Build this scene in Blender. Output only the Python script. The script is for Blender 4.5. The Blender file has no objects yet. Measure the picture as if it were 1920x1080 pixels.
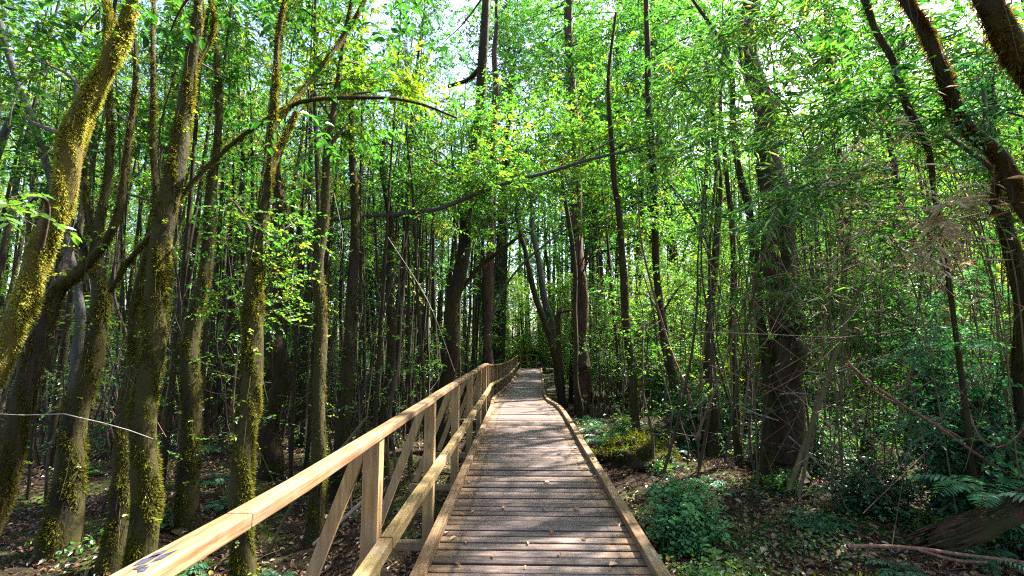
import bpy, math, random, zlib
import numpy as np
from mathutils import Matrix, Vector

SC = bpy.context.scene
COL = SC.collection
rng = np.random.default_rng(11)
random.seed(11)
PI = math.pi

# ------------------------------------------------------------------ camera
F = 853.3
PITCH = math.radians(6.7)
YAW = math.radians(1.14)
CAMZ = 1.6
cam_d = bpy.data.cameras.new("camera")
cam_d.sensor_width = 36.0
cam_d.lens = 16.0
cam_d.clip_start = 0.05
cam_d.clip_end = 500
cam = bpy.data.objects.new("camera", cam_d)
cam.location = (0, 0, CAMZ)
cam.rotation_euler = (PI / 2 + PITCH, 0, YAW)
COL.objects.link(cam)
SC.camera = cam
CM = np.array(Matrix.Rotation(YAW, 3, 'Z') @ Matrix.Rotation(PI / 2 + PITCH, 3, 'X'))


def at(px, py, Y):
    """a photo pixel at distance Y in front of the photographer, as a point of the place"""
    d = CM @ np.array([(px - 960) / F, (540 - py) / F, -1.0])
    return np.array([0, 0, CAMZ]) + d * (Y / d[1])


# ------------------------------------------------------------------ the ground's height
def sstep(a, b, x):
    t = np.clip((x - a) / (b - a), 0, 1)
    return t * t * (3 - 2 * t)


def ground_z(x, y):
    x = np.asarray(x, float); y = np.asarray(y, float)
    left = -0.85 + 0.03 * np.maximum(-x - 3, 0)
    right = -0.34 + 0.035 * np.maximum(x - 2, 0)
    z = left + (right - left) * sstep(-0.9, 1.3, x)
    z = z - 0.62 * sstep(9, 19, y) * (1 - 0.75 * sstep(3.5, 12, np.abs(x)))
    z = z + 0.06 * np.sin(1.7 * x + 0.6 * y) + 0.05 * np.sin(0.9 * y - 1.3 * x + 1) + 0.025 * np.sin(4.1 * x + 2.2) * np.sin(3.7 * y)
    z = z + 0.02 * np.maximum(y - 30, 0)
    return z


def gz(x, y):
    return float(ground_z(x, y))


# ------------------------------------------------------------------ mesh building
class MB:
    def __init__(self):
        self.v, self.f, self.m, self.t, self.n, self.sm = [], [], [], [], 0, []

    def add(self, v, f, mat=0, tint=0.5, smooth=False):
        v = np.asarray(v, float).reshape(-1, 3)
        f = np.asarray(f, int).reshape(-1, 4)
        self.v.append(v); self.f.append(f + self.n)
        self.m.append(np.full(len(f), mat, int))
        self.sm.append(np.full(len(f), smooth, bool))
        t = np.asarray(tint, float)
        self.t.append(np.full(len(v), float(t)) if t.ndim == 0 else t)
        self.n += len(v)

    def mesh(self, name, mats):
        me = bpy.data.meshes.new(name)
        if not self.v:
            return me
        v = np.concatenate(self.v); f = np.concatenate(self.f)
        me.vertices.add(len(v)); me.vertices.foreach_set('co', v.ravel())
        me.loops.add(f.size); me.loops.foreach_set('vertex_index', f.ravel())
        me.polygons.add(len(f))
        me.polygons.foreach_set('loop_start', np.arange(len(f)) * 4)
        for m in mats:
            me.materials.append(m)
        me.polygons.foreach_set('material_index', np.concatenate(self.m))
        me.polygons.foreach_set('use_smooth', np.concatenate(self.sm))
        a = me.attributes.new('tint', 'FLOAT', 'POINT')
        a.data.foreach_set('value', np.concatenate(self.t))
        me.update(calc_edges=True)
        return me

    def build(self, name, mats, parent=None):
        if not isinstance(mats, (list, tuple)):
            mats = [mats]
        o = bpy.data.objects.new(name, self.mesh(name, mats))
        COL.objects.link(o)
        if parent is not None:
            o.parent = parent
        return o


def unit(a):
    a = np.asarray(a, float)
    return a / np.maximum(np.linalg.norm(a, axis=-1, keepdims=True), 1e-9)


def resample(pts, n):
    """Catmull-Rom through the points"""
    pts = np.asarray(pts, float)
    if len(pts) == 2:
        t = np.linspace(0, 1, n)[:, None]
        return pts[0] * (1 - t) + pts[1] * t
    P = np.vstack([2 * pts[0] - pts[1], pts, 2 * pts[-1] - pts[-2]])
    k = len(pts) - 1
    u = np.linspace(0, k - 1e-6, n)
    i = u.astype(int); t = (u - i)[:, None]
    p0, p1, p2, p3 = P[i], P[i + 1], P[i + 2], P[i + 3]
    return 0.5 * ((2 * p1) + (p2 - p0) * t + (2 * p0 - 5 * p1 + 4 * p2 - p3) * t * t + (3 * p1 - p0 - 3 * p2 + p3) * t ** 3)


def tube(mb, pts, rad, sides=8, mat=0, tint=0.5, rough=0.0, r=rng):
    """tapered tube through pts; rough = relative lumpiness"""
    pts = np.asarray(pts, float); rad = np.asarray(rad, float)
    n = len(pts)
    d = unit(np.gradient(pts, axis=0))
    ref = np.array([1.0, 0.1, 0.05]) if abs(d[0][2]) > 0.6 else np.array([0, 0.1, 1.0])
    s = unit(np.cross(d, ref)); u = np.cross(s, d)
    a = np.linspace(0, 2 * PI, sides, endpoint=False)
    R = rad[:, None] * np.ones(sides)[None]
    if rough:
        ph = r.uniform(0, 6.28, 4); ln = np.arange(n)[:, None]
        R = R * (1 + rough * (0.7 * np.sin(3 * a[None] + ph[0] + 0.25 * ln) * np.sin(ln * 0.45 + ph[1]) + 0.6 * np.sin(2 * a[None] + ph[2] - ln * 0.3) + r.normal(0, 0.22, R.shape)))
    v = pts[:, None] + R[..., None] * (np.cos(a)[None, :, None] * s[:, None] + np.sin(a)[None, :, None] * u[:, None])
    i = np.arange(n - 1)[:, None]; j = np.arange(sides)[None]; jn = (j + 1) % sides
    f = np.stack(np.broadcast_arrays(i * sides + j, i * sides + jn, (i + 1) * sides + jn, (i + 1) * sides + j), -1)
    mb.add(v, f, mat, tint, True)


def tubes3(mb, p0, p1, p2, r0, r1, mat=0, tint=0.3):
    """many thin three-sided twigs p0-p1-p2 at once"""
    n = len(p0)
    d = unit(p2 - p0); s = unit(np.cross(d, np.array([0.13, 0.21, 1.0]))); u = np.cross(s, d)
    a = np.array([0, 2.09, 4.19])
    ring = np.cos(a)[None, :, None] * s[:, None] + np.sin(a)[None, :, None] * u[:, None]
    v = np.stack([p0[:, None] + ring * r0, p1[:, None] + ring * (r0 + r1) / 2, p2[:, None] + ring * r1], 1).reshape(n, 9, 3)
    base = np.array([[0, 1, 4, 3], [1, 2, 5, 4], [2, 0, 3, 5], [3, 4, 7, 6], [4, 5, 8, 7], [5, 3, 6, 8]])
    f = (base[None] + 9 * np.arange(n)[:, None, None])
    mb.add(v, f, mat, tint, True)


def leaves(mb, c, d, nrm, L, W, mat=0, tint=0.5, fold=0.18, droop=0.15):
    """folded six-point leaves: c base, d direction, nrm rough normal"""
    n = len(c)
    d = unit(d); s = unit(np.cross(d, nrm)); up = np.cross(s, d)
    L = np.broadcast_to(L, (n,))[:, None]; W = np.broadcast_to(W, (n,))[:, None]
    v = np.empty((n, 6, 3))
    v[:, 0] = c
    v[:, 1] = c + d * L * 0.33 - s * W * 0.5 + up * W * fold
    v[:, 2] = c + d * L * 0.70 - s * W * 0.40 + up * (W * fold - L * droop * .5)
    v[:, 3] = c + d * L - up * L * droop
    v[:, 4] = c + d * L * 0.70 + s * W * 0.40 + up * (W * fold - L * droop * .5)
    v[:, 5] = c + d * L * 0.33 + s * W * 0.5 + up * W * fold
    base = np.array([[0, 3, 2, 1], [0, 5, 4, 3]])
    f = base[None] + 6 * np.arange(n)[:, None, None]
    t = np.broadcast_to(np.asarray(tint, float), (n,))
    mb.add(v, f, mat, np.repeat(t, 6), False)


def sprays(mb, org, dirs, length, r, m=10, L=0.08, W=0.036, tint=None, twig_mat=1, leaf_mat=0, flat=0.35, twig_r=0.004, droop=0.15):
    """leafy twigs: alternate leaves along each"""
    n = len(org)
    dirs = unit(dirs)
    length = np.broadcast_to(length, (n,))
    sag = np.zeros((n, 3)); sag[:, 2] = -0.18 * length
    p0 = org; p2 = org + dirs * length[:, None] + sag; p1 = org + dirs * length[:, None] * 0.5
    if twig_r:
        tubes3(mb, p0, p1, p2, twig_r, twig_r * 0.4, twig_mat)
    t = (np.arange(m)[None] + r.uniform(0, 1, (n, m))) / m * 0.85 + 0.17
    c = (1 - t)[..., None] ** 2 * p0[:, None] + (2 * t * (1 - t))[..., None] * p1[:, None] + (t ** 2)[..., None] * p2[:, None]
    side = unit(np.cross(dirs, np.array([0.05, 0.03, 1.0])))
    sg = np.where(np.arange(m) % 2 == 0, 1.0, -1.0)[None, :, None]
    d = dirs[:, None] * 0.55 + sg * side[:, None] * 0.8 + r.normal(0, 0.28, (n, m, 3))
    d[..., 2] -= 0.12
    nr = np.zeros((n, m, 3)); nr[..., 2] = 1
    nr = nr + r.normal(0, flat, (n, m, 3))
    sz = r.uniform(0.45, 1.3, (n, m))
    if tint is None:
        tint = r.uniform(0.2, 0.8, n)
    tn = np.clip(np.broadcast_to(np.asarray(tint, float), (n,))[:, None] + r.normal(0, 0.13, (n, m)), 0, 1)
    leaves(mb, c.reshape(-1, 3), d.reshape(-1, 3), nr.reshape(-1, 3), (L * sz).ravel(), (W * sz).ravel(), leaf_mat, tn.ravel(), droop=droop)


def ball(n, r):
    v = unit(r.normal(0, 1, (n, 3)))
    return v * (r.uniform(0, 1, (n, 1)) ** (1 / 2.2))


def blob_foliage(mb, c, rad, n, r, L=0.08, W=0.036, m=10, tint=0.5, spread=0.16, **kw):
    """a clump of leafy twigs in the ellipsoid (c, rad)"""
    b = ball(n, r)
    org = c + b * np.asarray(rad)
    d = b * np.array([1, 1, 0.35]) + r.normal(0, 0.45, (n, 3)); d[:, 2] += 0.05
    ln = r.uniform(0.22, 0.5, n) * (L / 0.08) ** 0.5
    tn = np.clip(tint + r.normal(0, spread, n), 0.02, 0.98)
    sprays(mb, org, d, ln, r, m=m, L=L, W=W, tint=tn, **kw)


def moss_fuzz(mb, pts, rad, n, r, size=0.035, mat=0, cover=0.75, hang=0.5, tint=0.5):
    """short blades of moss standing off a trunk"""
    pts = np.asarray(pts); rad = np.asarray(rad)
    k = len(pts)
    seg = np.linalg.norm(np.diff(pts, axis=0), axis=1) * (rad[1:] + rad[:-1])
    cdf = np.cumsum(seg) / seg.sum()
    i = np.searchsorted(cdf, r.uniform(0, 1, n)).clip(0, k - 2)
    t = r.uniform(0, 1, n)[:, None]
    p = pts[i] * (1 - t) + pts[i + 1] * t
    R = rad[i][:, None] * (1 - t) + rad[i + 1][:, None] * t
    ax = unit(pts[i + 1] - pts[i])
    out = r.normal(0, 1, (n, 3)); out -= ax * np.sum(out * ax, 1, keepdims=True); out = unit(out)
    nz = np.sin(p[:, 2] * 6 + 3 * out[:, 0] + 5 * p[:, 0]) + np.sin(p[:, 2] * 13 + 5 * out[:, 1] + 1.0) + 0.8 * np.sin(3.1 * p[:, 2] - 2 * out[:, 0])
    keep = nz + r.normal(0, 0.7, n) > (0.66 - cover) * 3.2
    p, R, ax, out = p[keep], R[keep], ax[keep], out[keep]
    nz = nz[keep]
    n = len(p)
    s = unit(np.cross(out, ax))
    base = p + out * R * 0.96
    d = unit(out + r.normal(0, 0.5, (n, 3)) - np.array([0, 0, hang]))
    L = size * r.uniform(0.5, 1.5, n)[:, None] * (1 + 0.42 * nz[:, None].clip(-1, 2)); w = L * r.uniform(0.08, 0.2, n)[:, None]
    sd = unit(s + r.normal(0, 0.5, (n, 3)))
    v = np.stack([base - sd * w, base + sd * w, base + d * L + sd * w * 0.35, base + d * L - sd * w * 0.35], 1)
    f = np.arange(n * 4).reshape(n, 4)
    tn = np.clip(tint + r.normal(0, 0.18, n), 0, 1)
    mb.add(v, f, mat, np.repeat(tn, 4), False)


def box(mb, c, ax, ay, az, mat=0, tint=0.5):
    """box with half-axis vectors"""
    c = np.asarray(c, float); ax, ay, az = map(lambda q: np.asarray(q, float), (ax, ay, az))
    v = [c + sx * ax + sy * ay + sz * az for sz in (-1, 1) for sy in (-1, 1) for sx in (-1, 1)]
    f = [[0, 2, 3, 1], [4, 5, 7, 6], [0, 1, 5, 4], [2, 6, 7, 3], [0, 4, 6, 2], [1, 3, 7, 5]]
    mb.add(v, f, mat, tint, False)


def bevel(o, w, seg=2):
    md = o.modifiers.new('bevel', 'BEVEL'); md.width = w; md.segments = seg; md.limit_method = 'ANGLE'
    return o


# ------------------------------------------------------------------ properties
def tag(o, label=None, cat=None, group=None, kind=None):
    if label: o['label'] = label
    if cat: o['category'] = cat
    if group: o['group'] = group
    if kind: o['kind'] = kind
    return o


def thing(name, loc=(0, 0, 0), label=None, cat=None, group=None):
    o = bpy.data.objects.new(name, None)
    o.empty_display_size = 0.2
    COL.objects.link(o)
    o.location = loc
    return tag(o, label, cat, group)


def dup(root, parts, loc, rotz=0.0, sc=(1, 1, 1), tilt=(0, 0)):
    r = root.copy(); COL.objects.link(r)
    r.location = loc; r.rotation_euler = (tilt[0], tilt[1], rotz); r.scale = sc
    for p in parts:
        c = p.copy(); COL.objects.link(c); c.parent = r
    return r


# ------------------------------------------------------------------ materials
class NT:
    def __init__(self, name):
        self.mat = bpy.data.materials.new(name); self.mat.use_nodes = True
        self.t = self.mat.node_tree; self.t.nodes.clear()
        self.out = self.n('ShaderNodeOutputMaterial')

    def n(self, typ, **kw):
        nd = self.t.nodes.new(typ)
        for k, v in kw.items():
            if k in nd.inputs.keys() if isinstance(k, str) else False:
                nd.inputs[k].default_value = v
            else:
                setattr(nd, k, v)
        return nd

    def l(self, a, b):
        self.t.links.new(a, b)

    def ramp(self, fac, stops, interp='LINEAR'):
        r = self.n('ShaderNodeValToRGB'); cr = r.color_ramp; cr.interpolation = interp
        while len(cr.elements) < len(stops): cr.elements.new(0.5)
        for e, (p, c) in zip(cr.elements, stops):
            e.position = p; e.color = (*c, 1)
        self.l(fac, r.inputs['Fac'])
        return r.outputs['Color']

    def attr(self, name='tint'):
        a = self.n('ShaderNodeAttribute'); a.attribute_name = name
        return a.outputs['Fac']

    def math(self, op, a, b=None, c=None):
        m = self.n('ShaderNodeMath'); m.operation = op
        for i, x in enumerate((a, b, c)):
            if x is None: continue
            if isinstance(x, (int, float)): m.inputs[i].default_value = x
            else: self.l(x, m.inputs[i])
        return m.outputs[0]

    def mix(self, fac, a, b, blend='MIX'):
        m = self.n('ShaderNodeMix'); m.data_type = 'RGBA'; m.blend_type = blend
        for s, x in ((m.inputs[0], fac), (m.inputs[6], a), (m.inputs[7], b)):
            if isinstance(x, (int, float)): s.default_value = x
            elif isinstance(x, tuple): s.default_value = (*x, 1)
            else: self.l(x, s)
        return m.outputs[2]

    def noise(self, vec, scale, detail=4, rough=0.55, dist=0.0):
        t = self.n('ShaderNodeTexNoise'); t.inputs['Scale'].default_value = scale
        t.inputs['Detail'].default_value = detail; t.inputs['Roughness'].default_value = rough
        t.inputs['Distortion'].default_value = dist
        self.l(vec, t.inputs['Vector'])
        return t.outputs['Fac']

    def coords(self, scale=(1, 1, 1), offset=None):
        g = self.n('ShaderNodeTexCoord'); m = self.n('ShaderNodeMapping')
        m.inputs['Scale'].default_value = scale
        self.l(g.outputs['Object'], m.inputs['Vector'])
        if offset is not None:
            self.l(offset, m.inputs['Location'])
        return m.outputs['Vector']

    def bump(self, h, strength=0.5, dist=0.02):
        b = self.n('ShaderNodeBump'); b.inputs['Strength'].default_value = strength; b.inputs['Distance'].default_value = dist
        self.l(h, b.inputs['Height'])
        return b.outputs['Normal']

    def principled(self, col, rough=0.7, normal=None, spec=0.5):
        p = self.n('ShaderNodeBsdfPrincipled')
        if isinstance(col, tuple): p.inputs['Base Color'].default_value = (*col, 1)
        else: self.l(col, p.inputs['Base Color'])
        if isinstance(rough, (int, float)): p.inputs['Roughness'].default_value = rough
        else: self.l(rough, p.inputs['Roughness'])
        p.inputs['Specular IOR Level'].default_value = spec
        if normal is not None: self.l(normal, p.inputs['Normal'])
        return p.outputs[0]

    def done(self, sh):
        self.l(sh, self.out.inputs['Surface'])
        return self.mat


def leaf_mat(name, stops, trans=(1.5, 1.8, 0.85), tfac=0.5, gloss=0.045, rough=0.4, objvar=0.2):
    k = NT(name)
    f = k.attr('tint')
    oi = k.n('ShaderNodeObjectInfo')
    f = k.math('ADD', f, k.math('MULTIPLY', k.math('SUBTRACT', oi.outputs['Random'], 0.5), objvar * 2))
    col = k.ramp(f, stops)
    tcol = k.mix(1.0, col, trans, 'MULTIPLY')
    d = k.n('ShaderNodeBsdfDiffuse'); k.l(col, d.inputs['Color'])
    t = k.n('ShaderNodeBsdfTranslucent'); k.l(tcol, t.inputs['Color'])
    m = k.n('ShaderNodeMixShader'); m.inputs[0].default_value = tfac
    k.l(d.outputs[0], m.inputs[1]); k.l(t.outputs[0], m.inputs[2])
    g = k.n('ShaderNodeBsdfGlossy'); g.inputs['Roughness'].default_value = rough
    g.inputs['Color'].default_value = (0.9, 0.95, 1, 1)
    m2 = k.n('ShaderNodeMixShader'); m2.inputs[0].default_value = gloss
    k.l(m.outputs[0], m2.inputs[1]); k.l(g.outputs[0], m2.inputs[2])
    return k.done(m2.outputs[0])


def bark_mat(name, dark, light, moss=None, moss_amt=0.5, vscale=9, red=None):
    k = NT(name)
    v = k.coords((vscale, vscale, vscale * 0.16))
    n1 = k.noise(v, 2.2, 6, 0.65, 0.4)
    v2 = k.coords((1, 1, 0.6))
    n2 = k.noise(v2, 3.0, 5, 0.6)
    n3 = k.noise(k.coords((1, 1, 1)), 22, 3, 0.6)
    col = k.ramp(n1, [(0.3, dark), (0.55, tuple((a + b) / 2 for a, b in zip(dark, light))), (0.75, light)])
    if red is not None:
        col = k.mix(k.ramp(k.noise(k.coords((1, 1, .35)), 2.1, 3), [(0.45, (0, 0, 0)), (0.65, (1, 1, 1))]), col, red)
    if moss is not None:
        mk = k.ramp(k.math('ADD', n2, k.math('MULTIPLY', k.math('SUBTRACT', n3, 0.5), 0.5)), [(0.62 - moss_amt * 0.35, (0, 0, 0)), (0.72 - moss_amt * 0.35, (1, 1, 1))])
        col = k.mix(mk, col, k.mix(n3, tuple(c * 0.5 for c in moss), moss))
    nm = k.bump(k.math('ADD', n1, k.math('MULTIPLY', n3, 0.5)), 0.9, 0.02)
    return k.done(k.principled(col, 0.85, nm, 0.25))


M = {}
G_BRIGHT = [(0.0, (0.010, 0.045, 0.008)), (0.3, (0.034, 0.112, 0.016)), (0.6, (0.070, 0.185, 0.026)), (0.88, (0.15, 0.26, 0.028)), (1.0, (0.26, 0.22, 0.025))]
G_YELLOW = [(0.0, (0.03, 0.09, 0.008)), (0.35, (0.10, 0.20, 0.012)), (0.7, (0.20, 0.28, 0.016)), (0.92, (0.27, 0.29, 0.02)), (1.0, (0.30, 0.22, 0.02))]
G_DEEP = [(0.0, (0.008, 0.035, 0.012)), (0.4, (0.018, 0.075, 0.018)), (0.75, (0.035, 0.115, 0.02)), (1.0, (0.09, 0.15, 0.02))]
G_BLUE = [(0.0, (0.012, 0.06, 0.028)), (0.5, (0.036, 0.14, 0.062)), (1.0, (0.10, 0.25, 0.10))]
G_BAMBOO = [(0.0, (0.02, 0.08, 0.015)), (0.5, (0.06, 0.17, 0.025)), (0.85, (0.16, 0.25, 0.04)), (1.0, (0.3, 0.24, 0.06))]
DRY = [(0.0, (0.18, 0.10, 0.04)), (0.5, (0.40, 0.29, 0.16)), (1.0, (0.62, 0.54, 0.42))]
LITTER = [(0.0, (0.025, 0.014, 0.009)), (0.4, (0.09, 0.043, 0.022)), (0.75, (0.23, 0.12, 0.06)), (0.93, (0.42, 0.30, 0.18)), (1.0, (0.10, 0.14, 0.03))]
M['leaf'] = leaf_mat('leaf_green', G_BRIGHT, tfac=0.5)
M['leaf_y'] = leaf_mat('leaf_yellow_green', G_YELLOW, tfac=0.55, objvar=0.05)
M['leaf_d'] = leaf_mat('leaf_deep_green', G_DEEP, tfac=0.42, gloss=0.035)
M['leaf_b'] = leaf_mat('leaf_blue_green', G_BLUE, tfac=0.4, gloss=0.035)
M['leaf_v'] = leaf_mat('leaf_fresh_blue_green', [(0.0, (0.02, 0.09, 0.03)), (0.5, (0.06, 0.21, 0.075)), (1.0, (0.16, 0.36, 0.12))], tfac=0.4, gloss=0.035, objvar=0.0)
M['bamboo'] = leaf_mat('bamboo_leaf', G_BAMBOO, tfac=0.5, gloss=0.04, objvar=0.1)
M['dry'] = leaf_mat('dry_leaf', DRY, trans=(1.1, 1.0, 0.8), tfac=0.35, gloss=0.06)
M['straw'] = leaf_mat('straw_leaf', [(0, (0.26, 0.16, 0.07)), (0.5, (0.50, 0.40, 0.25)), (1, (0.66, 0.60, 0.48))], trans=(1.1, 1.05, 0.9), tfac=0.45, gloss=0.05, objvar=0.0)
M['litter'] = leaf_mat('litter_leaf', LITTER, trans=(1, 1, 1), tfac=0.1, gloss=0.06, rough=0.4, objvar=0.0)
M['fallen'] = leaf_mat('fallen_leaf', [(0, (0.30, 0.13, 0.05)), (0.5, (0.52, 0.33, 0.15)), (1, (0.68, 0.55, 0.36))], trans=(1, 1, .9), tfac=0.15, gloss=0.05, objvar=0.5)
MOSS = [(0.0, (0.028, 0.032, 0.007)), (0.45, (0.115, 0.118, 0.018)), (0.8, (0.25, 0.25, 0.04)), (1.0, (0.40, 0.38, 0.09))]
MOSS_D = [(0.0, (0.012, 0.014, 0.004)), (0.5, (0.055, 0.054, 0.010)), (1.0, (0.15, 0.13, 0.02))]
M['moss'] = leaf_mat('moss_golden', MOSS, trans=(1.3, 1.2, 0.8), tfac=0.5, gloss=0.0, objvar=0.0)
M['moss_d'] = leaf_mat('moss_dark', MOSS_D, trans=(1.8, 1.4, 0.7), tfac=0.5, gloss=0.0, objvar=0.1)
M['moss_g'] = leaf_mat('moss_olive', [(0.0, (0.018, 0.02, 0.004)), (0.45, (0.068, 0.074, 0.012)), (0.8, (0.165, 0.168, 0.024)), (1.0, (0.32, 0.31, 0.06))], trans=(1.6, 1.35, 0.7), tfac=0.5, gloss=0.0, objvar=0.0)
M['moss_v'] = leaf_mat('moss_green', [(0.0, (0.015, 0.022, 0.004)), (0.6, (0.07, 0.085, 0.012)), (1.0, (0.18, 0.18, 0.03))], trans=(1.5, 1.5, 0.7), tfac=0.45, gloss=0.0, objvar=0.0)
M['moss_r'] = leaf_mat('moss_russet', [(0, (0.03, 0.018, 0.006)), (0.6, (0.11, 0.065, 0.016)), (1, (0.20, 0.15, 0.035))], trans=(1.5, 1.2, 0.7), tfac=0.5, gloss=0.0)
M['bark'] = bark_mat('bark_dark', (0.010, 0.007, 0.005), (0.045, 0.029, 0.018), (0.042, 0.034, 0.007), 0.5)
M['bark_m'] = bark_mat('bark_mossy', (0.014, 0.011, 0.006), (0.05, 0.038, 0.016), (0.10, 0.075, 0.012), 0.95)
M['bark_o'] = bark_mat('bark_olive_brown', (0.007, 0.005, 0.003), (0.027, 0.0175, 0.009), (0.045, 0.038, 0.008), 0.7)
M['bark_g'] = bark_mat('bark_grey', (0.03, 0.028, 0.029), (0.11, 0.10, 0.10), (0.06, 0.07, 0.03), 0.3)
M['bark_r'] = bark_mat('bark_red_brown', (0.022, 0.012, 0.009), (0.085, 0.05, 0.036), (0.03, 0.03, 0.01), 0.3, red=(0.10, 0.048, 0.032))
M['twig'] = bark_mat('twig', (0.03, 0.02, 0.014), (0.10, 0.07, 0.05))
M['twig_p'] = bark_mat('twig_pale', (0.13, 0.11, 0.09), (0.36, 0.32, 0.28), vscale=14)
M['twig_r'] = bark_mat('twig_reddish', (0.07, 0.032, 0.022), (0.26, 0.15, 0.11), vscale=14)
M['cane'] = bark_mat('cane', (0.05, 0.05, 0.018), (0.16, 0.13, 0.06), vscale=5)
M['rot'] = bark_mat('rotten_wood', (0.006, 0.003, 0.002), (0.055, 0.021, 0.012), (0.03, 0.03, 0.008), 0.4, red=(0.04, 0.012, 0.007))


def wood_mat(name, c_dark, c_mid, c_light, axis, green=0.0, stain=0.5):
    """sawn timber, grain along the axis"""
    k = NT(name)
    sc = [26, 26, 26]; sc[axis] = 1.1
    t = k.attr('tint')
    cmb = k.n('ShaderNodeCombineXYZ')
    off = k.math('MULTIPLY', t, 37.0)
    for i in range(3): k.l(off, cmb.inputs[i])
    v = k.coords(tuple(sc), cmb.outputs[0])
    g = k.noise(v, 1.6, 5, 0.6, 0.6)
    fine = k.noise(k.coords(tuple(s * 5 for s in sc), cmb.outputs[0]), 1.5, 2, 0.6)
    big = k.noise(k.coords((2.2, 2.2, 2.2), cmb.outputs[0]), 1.7, 5, 0.65)
    f = k.math('ADD', k.math('MULTIPLY', g, 0.7), k.math('MULTIPLY', fine, 0.3))
    col = k.ramp(f, [(0.36, c_dark), (0.5, c_mid), (0.63, c_light)])
    col = k.mix(k.math('MULTIPLY', k.ramp(big, [(0.42, (0, 0, 0)), (0.68, (1, 1, 1))]), stain), col, tuple(c * 0.55 for c in c_mid))
    # knots
    vo = k.n('ShaderNodeTexVoronoi'); vo.inputs['Scale'].default_value = 1.0
    ks = [7.0, 7.0, 7.0]; ks[axis] = 2.6
    k.l(k.coords(tuple(ks), cmb.outputs[0]), vo.inputs['Vector'])
    kn = k.ramp(vo.outputs['Distance'], [(0.06, (1, 1, 1)), (0.15, (0, 0, 0))])
    col = k.mix(k.math('MULTIPLY', kn, 0.6), col, tuple(c * 0.35 for c in c_dark))
    if green:
        gm = k.ramp(k.noise(k.coords((3, 3, 3)), 1.3, 5, 0.7), [(0.48, (0, 0, 0)), (0.7, (1, 1, 1))])
        col = k.mix(k.math('MULTIPLY', gm, green), col, (0.20, 0.19, 0.04))
    drip = k.ramp(k.noise(k.coords((9, 9, 2.0)), 1.6, 5, 0.7), [(0.52, (0, 0, 0)), (0.70, (1, 1, 1))])
    col = k.mix(k.math('MULTIPLY', drip, 0.5), col, tuple(c * 0.45 for c in c_dark))
    grey = k.ramp(k.noise(k.coords((3.1, 3.1, 3.1)), 1.2, 4, 0.6), [(0.45, (0, 0, 0)), (0.7, (1, 1, 1))])
    col = k.mix(k.math('MULTIPLY', grey, 0.45), col, (0.23, 0.19, 0.15))
    nm = k.bump(f, 0.5, 0.005)
    return k.done(k.principled(col, 0.62, nm, 0.35))


M['rail'] = wood_mat('rail_timber', (0.115, 0.056, 0.022), (0.20, 0.113, 0.05), (0.29, 0.19, 0.105), 1, 0.0, 0.55)
M['rail_low'] = wood_mat('low_rail_timber', (0.15, 0.09, 0.03), (0.25, 0.165, 0.065), (0.38, 0.27, 0.125), 1, 0.4, 0.55)
M['post'] = wood_mat('post_timber', (0.17, 0.095, 0.038), (0.29, 0.175, 0.075), (0.38, 0.25, 0.12), 2, 0.1, 0.45)
M['kerb'] = wood_mat('kerb_timber', (0.11, 0.06, 0.028), (0.19, 0.11, 0.052), (0.30, 0.19, 0.10), 1, 0.15, 0.65)
M['joist'] = wood_mat('joist_timber', (0.10, 0.06, 0.035), (0.2, 0.13, 0.07), (0.3, 0.2, 0.11), 0, 0.2, 0.6)


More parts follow.
